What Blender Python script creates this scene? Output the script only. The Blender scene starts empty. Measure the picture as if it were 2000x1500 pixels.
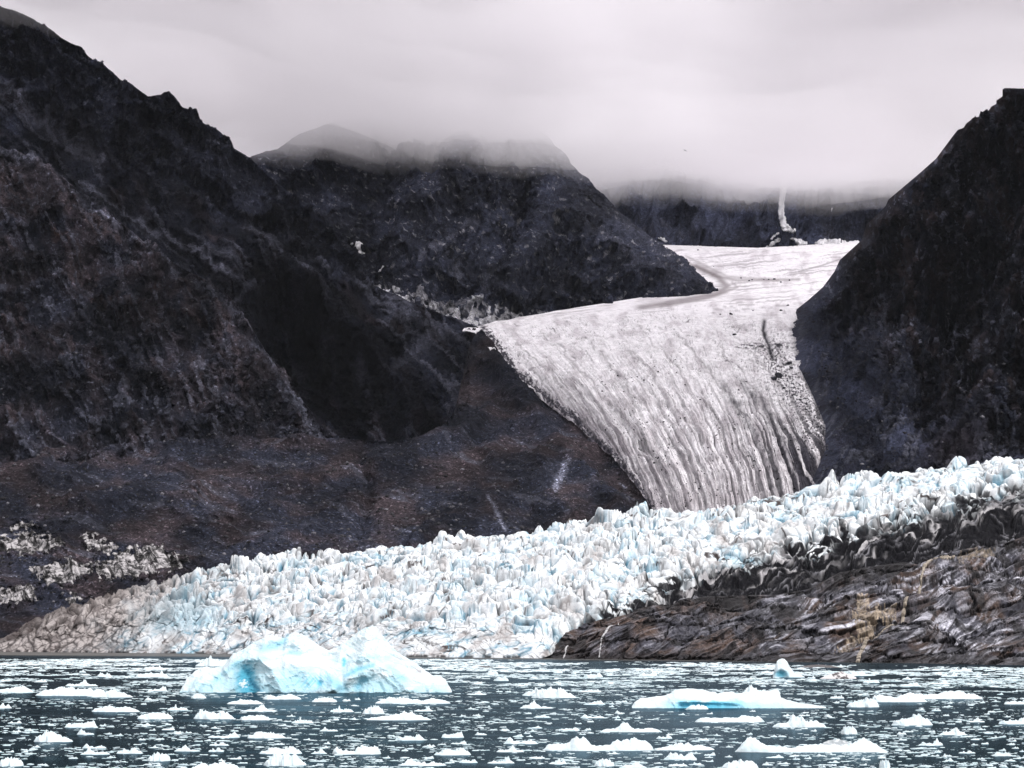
import bpy, math, random
import numpy as np

# ------------------------------------------------------------------ camera, sky, light
SC = bpy.context.scene
COL = SC.collection
F = 5670.0                      # focal length in pixels of a 2000 px wide frame
HZ = 1240.0                     # image row of the sea horizon
CAMZ = 12.0
TH = math.atan((HZ - 750.0) / F)
CT, ST = math.cos(TH), math.sin(TH)

cam = bpy.data.cameras.new('camera')
cam.sensor_width = 36.0
cam.lens = 36.0 * F / 2000.0
cam.clip_start = 1.0
cam.clip_end = 60000.0
co = bpy.data.objects.new('camera', cam)
co.location = (0, 0, CAMZ)
co.rotation_euler = (math.pi / 2 + TH, 0, 0)
COL.objects.link(co)
SC.camera = co

SC.view_settings.view_transform = 'Standard'
SC.view_settings.look = 'None'
SC.view_settings.exposure = 0.33
SC.view_settings.gamma = 1.0
SC.view_settings.use_curve_mapping = False
SC.cycles.use_denoising = True
SC.cycles.volume_bounces = 6
SC.cycles.max_bounces = 8
SC.cycles.diffuse_bounces = 3
SC.cycles.glossy_bounces = 3
SC.cycles.caustics_reflective = False
SC.cycles.caustics_refractive = False
SC.cycles.sample_clamp_indirect = 6.0

SUN_EL, SUN_AZ = 42.0, 132.0     # azimuth clockwise from +Y (view direction)

w = bpy.data.worlds.new('World')
SC.world = w
w.use_nodes = True
nt = w.node_tree
nt.nodes.clear()
N = lambda t, k: t.nodes.new(k)
out = N(nt, 'ShaderNodeOutputWorld')
bg = N(nt, 'ShaderNodeBackground')
sky = N(nt, 'ShaderNodeTexSky')
sky.sky_type = 'NISHITA'
sky.sun_disc = False
sky.sun_elevation = math.radians(SUN_EL)
sky.sun_rotation = math.radians(SUN_AZ)
hs = N(nt, 'ShaderNodeHueSaturation')
hs.inputs['Saturation'].default_value = 0.35
hs.inputs['Value'].default_value = 1.0
nt.links.new(sky.outputs[0], hs.inputs['Color'])
# overcast layer: brighter towards the zenith, with broad soft patches
tc = N(nt, 'ShaderNodeTexCoord')
sep = N(nt, 'ShaderNodeSeparateXYZ')
nt.links.new(tc.outputs['Generated'], sep.inputs[0])
mr = N(nt, 'ShaderNodeMapRange')
mr.inputs['From Min'].default_value = 0.0
mr.inputs['From Max'].default_value = 1.0
mr.inputs['To Min'].default_value = 7.6
mr.inputs['To Max'].default_value = 15.0
nt.links.new(sep.outputs['Z'], mr.inputs['Value'])
mp = N(nt, 'ShaderNodeMapping')
mp.inputs['Scale'].default_value = (5.0, 5.0, 9.0)
nt.links.new(tc.outputs['Generated'], mp.inputs[0])
nz = N(nt, 'ShaderNodeTexNoise')
nz.inputs['Scale'].default_value = 1.0
nz.inputs['Detail'].default_value = 3.0
nt.links.new(mp.outputs[0], nz.inputs[0])
mr2 = N(nt, 'ShaderNodeMapRange')
mr2.inputs['From Min'].default_value = 0.3
mr2.inputs['From Max'].default_value = 0.7
mr2.inputs['To Min'].default_value = 0.72
mr2.inputs['To Max'].default_value = 1.28
nt.links.new(nz.outputs[0], mr2.inputs['Value'])
mm = N(nt, 'ShaderNodeMath'); mm.operation = 'MULTIPLY'
nt.links.new(mr.outputs[0], mm.inputs[0]); nt.links.new(mr2.outputs[0], mm.inputs[1])
vm = N(nt, 'ShaderNodeVectorMath'); vm.operation = 'SCALE'
vm.inputs[0].default_value = (1.0, 0.965, 0.995)
nt.links.new(mm.outputs[0], vm.inputs['Scale'])
mix = N(nt, 'ShaderNodeMix'); mix.data_type = 'RGBA'
mix.inputs[0].default_value = 0.85
nt.links.new(hs.outputs[0], mix.inputs[6]); nt.links.new(vm.outputs[0], mix.inputs[7])
nt.links.new(mix.outputs[2], bg.inputs['Color'])
bg.inputs['Strength'].default_value = 0.11
nt.links.new(bg.outputs[0], out.inputs[0])

sl = bpy.data.lights.new('sun', 'SUN')
sl.energy = 2.0
sl.angle = math.radians(10)
sl.color = (1.0, 0.97, 0.95)
so = bpy.data.objects.new('sun', sl)
COL.objects.link(so)
el, az = math.radians(SUN_EL), math.radians(SUN_AZ)
from mathutils import Vector
sd = Vector((math.sin(az) * math.cos(el), math.cos(az) * math.cos(el), math.sin(el)))
so.rotation_euler = (-sd).to_track_quat('-Z', 'Y').to_euler()
so.location = (0, -50, 400)


# ------------------------------------------------------------------ geometry helpers
def to_world(px, py, D):
    """point at world distance D (along +Y) seen at pixel px, py of the 2000x1500 frame"""
    x = (px - 1000.0) / F
    y = (750.0 - py) / F
    dy = CT - y * ST
    s = D / dy
    return np.stack([x * s, D + 0 * s, CAMZ + (ST + y * CT) * s], -1)


def to_pix(P):
    X, Y, Z = P[..., 0], P[..., 1], P[..., 2] - CAMZ
    f = Y * CT + Z * ST
    u = -Y * ST + Z * CT
    return 1000.0 + F * X / f, 750.0 - F * u / f


def water_D(py):
    return CAMZ * F / (py - HZ) * 1.0


def _h(ix, iy, iz, seed):
    n = (ix * 374761393 + iy * 668265263 + iz * 1442695041 + seed * 1274126177) & 0xffffffff
    n = ((n ^ (n >> 13)) * 1274126177) & 0xffffffff
    n = (n ^ (n >> 16)) & 0xffffffff
    n = (n * 2246822519) & 0xffffffff
    return (n ^ (n >> 15)) & 0xffffffff


_rp = np.random.RandomState(1234).permutation(256).astype(np.int32)
PERM = np.concatenate([_rp, _rp, _rp])
GX = np.array([1, -1, 1, -1, 1, -1, 1, -1, 0, 0, 0, 0, 1, -1, 0, 0], np.float32)
GY = np.array([1, 1, -1, -1, 0, 0, 0, 0, 1, -1, 1, -1, 1, 1, -1, -1], np.float32)
GZ = np.array([0, 0, 0, 0, 1, 1, -1, -1, 1, 1, -1, -1, 0, 0, 1, -1], np.float32)


def perlin(x, y, z=0.0, seed=0):
    x, y, z = np.broadcast_arrays(np.asarray(x, float), np.asarray(y, float), np.asarray(z, float))
    x0 = np.floor(x); y0 = np.floor(y); z0 = np.floor(z)
    xf = (x - x0).astype(np.float32); yf = (y - y0).astype(np.float32); zf = (z - z0).astype(np.float32)
    xi = (x0.astype(np.int32) + seed * 37) & 255; yi = (y0.astype(np.int32) + seed * 101) & 255; zi = (z0.astype(np.int32) + seed * 13) & 255
    u = xf * xf * xf * (xf * (xf * 6 - 15) + 10)
    v = yf * yf * yf * (yf * (yf * 6 - 15) + 10)
    ww = zf * zf * zf * (zf * (zf * 6 - 15) + 10)
    flat = not np.any(zf)
    A = PERM[xi]; B = PERM[xi + 1]
    cols = []
    for pz in ((0,) if flat else (0, 1)):
        r = []
        for py_ in (0, 1):
            h0 = PERM[PERM[A + yi + py_] + zi + pz] & 15
            h1 = PERM[PERM[B + yi + py_] + zi + pz] & 15
            a = GX[h0] * xf + GY[h0] * (yf - py_) + GZ[h0] * (zf - pz)
            b = GX[h1] * (xf - 1) + GY[h1] * (yf - py_) + GZ[h1] * (zf - pz)
            r.append(a + u * (b - a))
        cols.append(r[0] + v * (r[1] - r[0]))
    return cols[0].astype(float) if flat else (cols[0] + ww * (cols[1] - cols[0])).astype(float)


def fbm(x, y, z=0.0, o=4, seed=0, g=0.5, lac=2.03):
    a, s = 1.0, 0
    for k in range(o):
        s = s + a * perlin(x, y, z, seed + k * 7)
        x, y, z = x * lac, y * lac, np.asarray(z) * lac
        a *= g
    return s


def ridged(x, y, z=0.0, o=4, seed=0, g=0.5, lac=2.07):
    a, s, wgt = 1.0, 0, 1.0
    for k in range(o):
        n = 1 - np.abs(perlin(x, y, z, seed + k * 7)) * 1.9
        n = n * n * wgt
        s = s + a * n
        wgt = np.clip(n * 1.6, 0, 1)
        x, y, z = x * lac, y * lac, np.asarray(z) * lac
        a *= g
    return s


def worley(x, y, seed=0, jit=0.9):
    xi = np.floor(x).astype(np.int64); yi = np.floor(y).astype(np.int64)
    f1 = np.full(x.shape, 9.0); f2 = np.full(x.shape, 9.0)
    cid = np.zeros(x.shape, np.int64); cx = np.zeros(x.shape); cy = np.zeros(x.shape)
    for dx in (-1, 0, 1):
        for dy in (-1, 0, 1):
            h = _h(xi + dx, yi + dy, np.int64(0), seed)
            ox = ((h & 1023) / 1023.0 - 0.5) * jit + 0.5
            oy = (((h >> 10) & 1023) / 1023.0 - 0.5) * jit + 0.5
            ddx = xi + dx + ox - x; ddy = yi + dy + oy - y
            d = np.sqrt(ddx * ddx + ddy * ddy)
            n = d < f1
            f2 = np.where(n, f1, np.minimum(f2, d))
            cid = np.where(n, h, cid); cx = np.where(n, ddx, cx); cy = np.where(n, ddy, cy)
            f1 = np.where(n, d, f1)
    r1 = ((cid >> 3) & 4095) / 4095.0
    r2 = ((cid >> 17) & 4095) / 4095.0
    return f1, f2, r1, r2, cx, cy


def ss(a, b, x):
    t = np.clip((x - a) / (b - a), 0, 1)
    return t * t * (3 - 2 * t)


def pdist(px, py, line):
    """distance in pixels to a polyline, and the side-less parameter 0..1 along it"""
    best = np.full(px.shape, 1e9); par = np.zeros(px.shape)
    n = len(line) - 1
    for i in range(n):
        ax, ay = line[i]; bx, by = line[i + 1]
        vx, vy = bx - ax, by - ay
        t = np.clip(((px - ax) * vx + (py - ay) * vy) / (vx * vx + vy * vy + 1e-9), 0, 1)
        d = np.hypot(px - ax - t * vx, py - ay - t * vy)
        m = d < best
        best = np.where(m, d, best); par = np.where(m, (i + t) / n, par)
    return best, par


def inpoly(px, py, poly):
    c = np.zeros(px.shape, bool)
    j = len(poly) - 1
    for i in range(len(poly)):
        xi, yi = poly[i]; xj, yj = poly[j]
        m = ((yi > py) != (yj > py)) & (px < (xj - xi) * (py - yi) / (yj - yi + 1e-12) + xi)
        c ^= m
        j = i
    return c


def extend(rows, nu, left=0, right=0):
    """carry every row on beyond the frame so the terrain does not end at its edge"""
    w0 = rows[0][-1][0] - rows[0][0][0]
    out = []
    for r in rows:
        r = [list(p) for p in r]
        if left:
            a, b = r[0], r[1]; k = 0.35 * left / (b[0] - a[0])
            r = [[a[0] - left, a[1] - (b[1] - a[1]) * k, a[2] - (b[2] - a[2]) * k]] + r
        if right:
            a, b = r[-2], r[-1]; k = 0.6 * right / (b[0] - a[0])
            r = r + [[b[0] + right, b[1] + (b[1] - a[1]) * k, b[2] + (b[2] - a[2]) * k]]
        out.append(r)
    return out, int(nu * (w0 + left + right) / w0)


def loft(rows, nu, nvs, smooth=0, left=0, right=0):
    """rows of (px, py, D) control points, top to bottom -> grids PX, PY, D of shape (nv, nu)"""
    if left or right:
        rows, nu = extend(rows, nu, left, right)
    R = []
    u = np.linspace(0, 1, nu)
    for r in rows:
        a = np.array(r, float)
        x = a[0, 0] + (a[-1, 0] - a[0, 0]) * u
        py = np.interp(x, a[:, 0], a[:, 1]); D = np.interp(x, a[:, 0], a[:, 2])
        if smooth:
            k = np.hanning(smooth * 2 + 3)[1:-1]; k /= k.sum()
            pad = smooth
            f = lambda q: np.convolve(np.r_[2 * q[0] - q[pad:0:-1], q, 2 * q[-1] - q[-2:-pad - 2:-1]], k, 'valid')
            if r is not rows[0]:
                py = f(py)
            D = f(D)
        R.append(np.stack([x, py, D], -1))
    R = np.array(R)
    out = []
    K = len(R)
    for i in range(K - 1):
        p0 = R[max(i - 1, 0)]; p1 = R[i]; p2 = R[i + 1]; p3 = R[min(i + 2, K - 1)]
        n = nvs[i]
        for j in range(n + (1 if i == K - 2 else 0)):
            t = j / n
            # gentle Catmull-Rom (tension halves the overshoot)
            m1 = (p2 - p0) * 0.35; m2 = (p3 - p1) * 0.35
            t2, t3 = t * t, t * t * t
            out.append((2 * t3 - 3 * t2 + 1) * p1 + (t3 - 2 * t2 + t) * m1 + (-2 * t3 + 3 * t2) * p2 + (t3 - t2) * m2)
    G = np.array(out)
    return G[..., 0], G[..., 1], G[..., 2]


def normals(P):
    du = np.gradient(P, axis=1); dv = np.gradient(P, axis=0)
    n = np.cross(dv, du)
    n /= np.linalg.norm(n, axis=-1, keepdims=True) + 1e-9
    s = np.where(n[..., 1:2] > 0, -1.0, 1.0)      # towards the camera side
    return n * s


def relief(n, k=1.35, up=0.12):
    """relief direction: mostly out of the slope towards the fjord, little lift"""
    v = n * 0.30 + np.array([0.0, -1.0, up])
    return v / np.linalg.norm(v, axis=-1, keepdims=True) * k


def add_mesh(name, V, Fc, mat, col=None, smooth=True, parent=None, link=True, extra=None):
    V = np.asarray(V, np.float32); Fc = np.asarray(Fc, np.int32)
    me = bpy.data.meshes.new(name)
    me.vertices.add(len(V)); me.vertices.foreach_set('co', V.ravel())
    k = Fc.shape[1]
    me.loops.add(Fc.size); me.loops.foreach_set('vertex_index', Fc.ravel())
    me.polygons.add(len(Fc))
    me.polygons.foreach_set('loop_start', np.arange(0, Fc.size, k, dtype=np.int32))
    me.polygons.foreach_set('loop_total', np.full(len(Fc), k, np.int32))
    if smooth:
        me.polygons.foreach_set('use_smooth', np.ones(len(Fc), bool))
    me.update(calc_edges=True)
    me.validate()
    if col is not None:
        at = me.color_attributes.new('col', 'FLOAT_COLOR', 'POINT')
        c = np.ones((len(V), 4), np.float32); c[:, :3] = col
        at.data.foreach_set('color', c.ravel())
    for kk, vv in (extra or {}).items():
        at = me.attributes.new(kk, 'FLOAT', 'POINT')
        at.data.foreach_set('value', np.asarray(vv, np.float32).ravel())
    me.materials.append(mat)
    o = bpy.data.objects.new(name, me)
    if link:
        COL.objects.link(o)
    if parent:
        o.parent = parent
    return o


def grid_faces(nv, nu, flip=False):
    i = np.arange((nv - 1) * nu).reshape(nv - 1, nu)[:, :-1]
    f = np.stack([i, i + nu, i + nu + 1, i + 1], -1).reshape(-1, 4)
    return f[:, ::-1] if flip else f


def tag(o, label, cat, kind=None, group=None):
    o['label'] = label; o['category'] = cat
    if kind: o['kind'] = kind
    if group: o['group'] = group
    return o


HOST = {}


def sheet(name, PX, PY, P, mat, col, back=(0, 500, -260), side=None, fk=1.0, **kw):
    """a terrain face plus the slope behind its top edge"""
    if name == 'mountain' or name == 'moraine_slope':
        X, Y, Z = P[..., 0], P[..., 1], P[..., 2]
        col = col * (0.62 + 0.85 * ss(-0.35, 0.4, fbm(PX / 130, PY / 85, 0.3, 4, 885)))[..., None]
        k = fk if name == 'mountain' else 0.45
        fine = (ridged(X / 24, Y / 34, Z / 22, 4, 881, .62) - 1) * 3.6 + fbm(X / 9, Y / 12, Z / 9, 4, 883, .65) * 2.4
        tp = (0.25 + 0.75 * ss(0, 20, np.arange(P.shape[0])))[:, None] * (ss(2, 90, np.arange(P.shape[1]))[None] if side is not None else 1.0)
        P = P + normals(P) * (fine * k * tp)[..., None]
    HOST[name] = (P.copy(), col.copy(), PX, PY)
    rows = [P]; cols = [col]
    if back is not None:
        b = []
        for k, t in ((3, 1.0), (2, 0.5), (1, 0.12)):
            rough = np.stack([0 * P[0, :, 0], 0 * P[0, :, 0], perlin(P[0, :, 0] / 40, P[0, :, 1] / 40 + k) * 12 * t * (side is None)], -1)
            b.append(P[0] + np.array(back) * t + rough)
        rows = [np.array(b)] + rows
        cols = [np.repeat(col[:1], 3, 0)] + cols
    P2 = np.concatenate(rows, 0); C2 = np.concatenate(cols, 0)
    if side is not None:      # wrap the left edge backwards
        a = np.array(side, float)
        L = [P2[:, :1] + a * t for t in (1.0, 0.4, 0.12)]
        P2 = np.concatenate(L + [P2], 1); C2 = np.concatenate([C2[:, :1]] * 3 + [C2], 1)
    nv, nu = P2.shape[:2]
    return add_mesh(name, P2.reshape(-1, 3), grid_faces(nv, nu), mat, C2.reshape(-1, 3), **kw)


# ------------------------------------------------------------------ materials
def mat_new(name):
    m = bpy.data.materials.new(name); m.use_nodes = True
    t = m.node_tree
    return m, t, t.nodes['Principled BSDF']


def noise(t, scale, detail=4, rough=0.6, vec=None, dist=0.0):
    n = N(t, 'ShaderNodeTexNoise')
    n.inputs['Scale'].default_value = scale; n.inputs['Detail'].default_value = detail
    n.inputs['Roughness'].default_value = rough; n.inputs['Distortion'].default_value = dist
    if vec: t.links.new(vec, n.inputs['Vector'])
    return n.outputs[0]


def ramp(t, src, a, b, ta, tb):
    r = N(t, 'ShaderNodeMapRange')
    r.inputs['From Min'].default_value = a; r.inputs['From Max'].default_value = b
    r.inputs['To Min'].default_value = ta; r.inputs['To Max'].default_value = tb
    t.links.new(src, r.inputs['Value'])
    return r.outputs[0]


def mul(t, a, b):
    m = N(t, 'ShaderNodeMath'); m.operation = 'MULTIPLY'
    t.links.new(a, m.inputs[0])
    if hasattr(b, 'links'): t.links.new(b, m.inputs[1])
    else: m.inputs[1].default_value = b
    return m.outputs[0]


def scalec(t, c, f):
    v = N(t, 'ShaderNodeVectorMath'); v.operation = 'SCALE'
    t.links.new(c, v.inputs[0]); t.links.new(f, v.inputs['Scale'])
    return v.outputs[0]


def geo(t):
    tc = N(t, 'ShaderNodeTexCoord'); return tc.outputs['Object']


def rock_mat(name, speck=0.5, bump=1.0, s0=1.0, rough=0.92, contrast=(0.6, 1.4), spec=0.04):
    m, t, b = mat_new(name)
    at = N(t, 'ShaderNodeAttribute'); at.attribute_name = 'col'
    o = geo(t)
    n1 = noise(t, 0.09 * s0, 7, 0.72, o)
    n2 = noise(t, 0.45 * s0, 4, 0.7, o)
    n3 = noise(t, 0.22 * s0, 5, 0.75, o)
    f = mul(t, mul(t, ramp(t, n1, 0.35, 0.65, *contrast), ramp(t, n2, 0.35, 0.7, 0.55, 1.55)), ramp(t, n3, 0.38, 0.66, 0.75, 1.35))
    vo = N(t, 'ShaderNodeTexVoronoi'); vo.inputs['Scale'].default_value = 0.42 * s0
    t.links.new(o, vo.inputs['Vector'])
    sp = N(t, 'ShaderNodeSeparateColor'); t.links.new(vo.outputs['Color'], sp.inputs[0])
    f = mul(t, f, ramp(t, sp.outputs[0], 0.86, 1.0, 1.0, 1.0 + speck * 3))
    c = scalec(t, at.outputs['Color'], f)
    t.links.new(c, b.inputs['Base Color'])
    b.inputs['Roughness'].default_value = rough
    b.inputs['Specular IOR Level'].default_value = spec
    bp = N(t, 'ShaderNodeBump'); bp.inputs['Strength'].default_value = 1.0
    bp.inputs['Distance'].default_value = 5.0 * bump / s0
    t.links.new(n1, bp.inputs['Height'])
    bp2 = N(t, 'ShaderNodeBump'); bp2.inputs['Strength'].default_value = 0.9
    bp2.inputs['Distance'].default_value = 1.1 * bump / s0
    t.links.new(n2, bp2.inputs['Height']); t.links.new(bp.outputs[0], bp2.inputs['Normal'])
    t.links.new(bp2.outputs[0], b.inputs['Normal'])
    return m


def ice_mat(name, s0=1.0, bump=1.0, rough=0.45, vary=(0.86, 1.1), attr=True, base=(0.85, 0.9, 0.93), spec=0.3):
    m, t, b = mat_new(name)
    o = geo(t)
    n1 = noise(t, 0.35 * s0, 6, 0.65, o)
    n2 = noise(t, 1.6 * s0, 4, 0.6, o)
    f = ramp(t, n1, 0.35, 0.65, *vary)
    if attr:
        at = N(t, 'ShaderNodeAttribute'); at.attribute_name = 'col'; src = at.outputs['Color']
    else:
        rg = N(t, 'ShaderNodeRGB'); rg.outputs[0].default_value = (*base, 1); src = rg.outputs[0]
    t.links.new(scalec(t, src, f), b.inputs['Base Color'])
    b.inputs['Roughness'].default_value = rough
    b.inputs['Specular IOR Level'].default_value = spec
    bp = N(t, 'ShaderNodeBump'); bp.inputs['Strength'].default_value = 0.8; bp.inputs['Distance'].default_value = 1.2 * bump / s0
    t.links.new(n1, bp.inputs['Height'])
    bp2 = N(t, 'ShaderNodeBump'); bp2.inputs['Strength'].default_value = 0.6; bp2.inputs['Distance'].default_value = 0.3 * bump / s0
    t.links.new(n2, bp2.inputs['Height']); t.links.new(bp.outputs[0], bp2.inputs['Normal'])
    t.links.new(bp2.outputs[0], b.inputs['Normal'])
    return m


M_ROCK = rock_mat('dark_scree', 0.45, 1.0)
M_CRAG = rock_mat('craggy_rock', 0.06, 1.5)
M_FAR = rock_mat('far_rock', 0.2, 2.0, 0.5)
M_MORAINE = rock_mat('moraine_debris', 0.9, 0.7, 1.3)
M_SHORE = rock_mat('wet_bedrock', 0.0, 0.25, 2.2, rough=0.6, spec=0.12, contrast=(0.5, 1.5))
M_BOULDER = rock_mat('boulder_stone', 0.0, 0.3, 2.0)
M_GLAC = ice_mat('glacier_ice', 1.0, 0.9, 0.6, spec=0.06)
M_VGLAC = ice_mat('old_glacier_ice', 0.35, 0.5, 0.7, (0.8, 1.15), spec=0.04)
M_BERG = ice_mat('iceberg_ice', 1.4, 1.1, 0.35, (0.9, 1.05))
M_FLOE = ice_mat('floe_ice', 3.0, 0.5, 0.5, (0.92, 1.05))
M_SNOW = ice_mat('old_snow', 0.5, 0.4, 0.8, (0.93, 1.05), attr=False, base=(0.80, 0.80, 0.82), spec=0.1)

DARK = np.array([0.0150, 0.0168, 0.0255])
BLUE = np.array([0.0220, 0.0252, 0.0405])
BROWN = np.array([0.0450, 0.0350, 0.0390])
PALE = np.array([0.088, 0.092, 0.120])


def mixc(a, b, t):
    return a + (b - a) * np.clip(t, 0, 1)[..., None]


def aniso(px, py, ang, la, lb, seed=0, o=4, warp=0.6):
    """streaks running at ang degrees (image sense, clockwise from right), la px long and lb px wide"""
    a = math.radians(ang) if np.isscalar(ang) else np.radians(ang)
    s = px * np.cos(a) + py * np.sin(a); q = -px * np.sin(a) + py * np.cos(a)
    wv = fbm(px / (lb * 6), py / (lb * 6), seed + 0.5, 2, seed + 31) * warp * lb * 2
    return s / la, (q + wv) / lb


def crag(P, seed, big=60, amp=12, o=6, g=0.56):
    X, Y, Z = P[..., 0], P[..., 1], P[..., 2]
    wx = fbm(X / big, Y / (big * 4), Z / big, 3, seed + 50) * big * 0.5
    r = ridged((X + wx) / big, Y / (big * 4.0), (Z + wx * .6) / (big * 1.1), min(o, 4), seed, g)
    return (r - 1.0) * amp


# ------------------------------------------------------------------ mountains
def left_ridge():
    top = [(-60, -20, 3750), (0, 8, 3750), (60, 32, 3780), (130, 76, 3800), (160, 92, 3800), (172, 106, 3800), (190, 118, 3820), (240, 155, 3850), (262, 166, 3850),
           (290, 184, 3880), (312, 182, 3890), (318, 176, 3890), (330, 175, 3890), (345, 190, 3890), (356, 206, 3900), (380, 218, 3900), (390, 230, 3900),
           (394, 242, 3900), (415, 248, 3900), (440, 265, 3890), (452, 276, 3880), (458, 288, 3880), (490, 305, 3870), (530, 345, 3850),
           (560, 372, 3830), (600, 402, 3800), (650, 455, 3760), (690, 500, 3730), (730, 556, 3700), (770, 572, 3680), (800, 588, 3660), (870, 614, 3600), (935, 638, 3550), (1000, 700, 3400)]
    r1 = [(-60, 150, 3600), (200, 270, 3650), (400, 420, 3650), (600, 540, 3560), (750, 640, 3430), (1000, 760, 3250)]
    r2 = [(-60, 330, 3400), (200, 430, 3420), (400, 560, 3400), (600, 680, 3300), (750, 740, 3200), (1000, 830, 3080)]
    r3 = [(-60, 700, 3050), (200, 760, 3080), (400, 800, 3080), (600, 840, 3050), (750, 860, 2980), (1000, 900, 2900)]
    r4 = [(-60, 960, 2900), (1000, 1000, 2700)]
    PX, PY, D = loft([top, r1, r2, r3, r4], 800, [150, 130, 130, 30], 12, left=260)
    P = to_world(PX, PY, D); n = relief(normals(P))
    # craggy buttresses under the skyline, scree streaks below
    line = [(0, 130), (200, 330), (330, 520), (600, 640), (800, 700)]
    band = np.interp(PX, [0, 150, 300, 450, 560, 700], [140, 240, 350, 420, 440, 520])
    cr = 1 - ss(-30, 60, PY - band)
    a1, a2 = aniso(PX, PY, 47, 260, 24, 3)
    st = ridged(a1, a2, 0.3, 3, 11)
    d = crag(P, 5, 55, 17, 6) * (0.35 + 0.85 * cr) + (st - 1) * 5 * (1 - 0.7 * cr)
    # traced gullies and spurs
    for ln, am, wd in (([(560, 640), (680, 720), (780, 800)], -55, 60), ([(60, 190), (120, 255), (180, 285), (230, 350)], -14, 16), ([(120, 300), (250, 400), (380, 500), (470, 570)], -16, 22),
                       ([(330, 350), (470, 470), (600, 560), (720, 640)], 16, 26), ([(560, 540), (650, 600), (760, 680), (830, 740)], 14, 18),
                       ([(700, 620), (780, 720), (830, 800)], -22, 45), ([(480, 560), (560, 545), (620, 580)], 18, 16),
                       ([(560, 620), (620, 740), (700, 820)], -40, 60)):
        q, _ = pdist(PX, PY, ln); d = d + am * np.exp(-(q / wd) ** 2)
    top_taper = ss(0, 22, np.arange(PX.shape[0]))[:, None]
    d = d * 1.35
    P2 = P + n * (d * (0.15 + 0.85 * top_taper))[..., None]
    c = mixc(BLUE, DARK, fbm(PX / 60, PY / 60, 0, 3, 2) + 0.4)
    c = mixc(c, BROWN * 0.8, ss(0.0, 0.5, fbm(a1 * 2, a2 * .5, 1, 3, 9)) * (1 - cr) * 0.8)
    c = mixc(c, PALE * 0.9, ss(0.8, 1.4, st) * (1 - cr) * 0.9)
    c = mixc(c, DARK * .6, (1 - ss(0.2, 0.7, st)) * (1 - cr) * 0.6)
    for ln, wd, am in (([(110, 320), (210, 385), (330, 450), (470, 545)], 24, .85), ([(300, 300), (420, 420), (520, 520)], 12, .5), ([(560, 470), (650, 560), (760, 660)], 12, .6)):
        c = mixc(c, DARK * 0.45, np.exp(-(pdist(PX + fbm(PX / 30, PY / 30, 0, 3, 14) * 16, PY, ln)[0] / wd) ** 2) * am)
    for ln, wd, am in (([(0, 150), (40, 180), (110, 245), (190, 285)], 10, 1.0), ([(150, 330), (260, 400), (390, 480), (480, 550)], 5, .7), ([(480, 430), (560, 500), (650, 600), (700, 660)], 8, .7), ([(540, 620), (640, 650), (760, 690), (860, 640)], 10, .4), ([(460, 560), (520, 555), (600, 590), (700, 680), (760, 760)], 7, .6), ([(700, 540), (800, 610), (900, 650)], 8, .5)):
        c = mixc(c, PALE * 1.5, np.exp(-(pdist(PX + fbm(PX / 30, PY / 30, 0, 3, 15) * 14, PY, ln)[0] / wd) ** 2) * am)
    c = mixc(c, PALE * 1.1, ss(0.35, 0.6, fbm(PX / 9, PY / 6, 0, 4, 16, .65)) * cr * 0.7)
    q, _ = pdist(PX, PY, [(60, 200), (110, 250), (180, 280), (160, 272)]); c = mixc(c, PALE, np.exp(-(q / 9) ** 2) * 0.8)
    q, _ = pdist(PX, PY, [(360, 520), (440, 575), (520, 605), (650, 640), (700, 665)]); c = mixc(c, PALE * .8, np.exp(-(q / 14) ** 2) * 0.5)
    c = mixc(c, DARK * 0.35, np.exp(-(pdist(PX, PY, [(520, 600), (640, 660), (740, 740), (790, 800)])[0] / 85) ** 4) * ss(-0.9, 0.1, fbm(PX / 50, PY / 50, 0, 4, 13)))  # bowl: dark rock, with its sky-occlusion shade painted into the colour
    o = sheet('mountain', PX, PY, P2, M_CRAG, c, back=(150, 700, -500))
    return tag(o, 'dark craggy mountain ridge falling from the clouded upper left corner to the valley glacier', 'mountain', 'structure')


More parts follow.
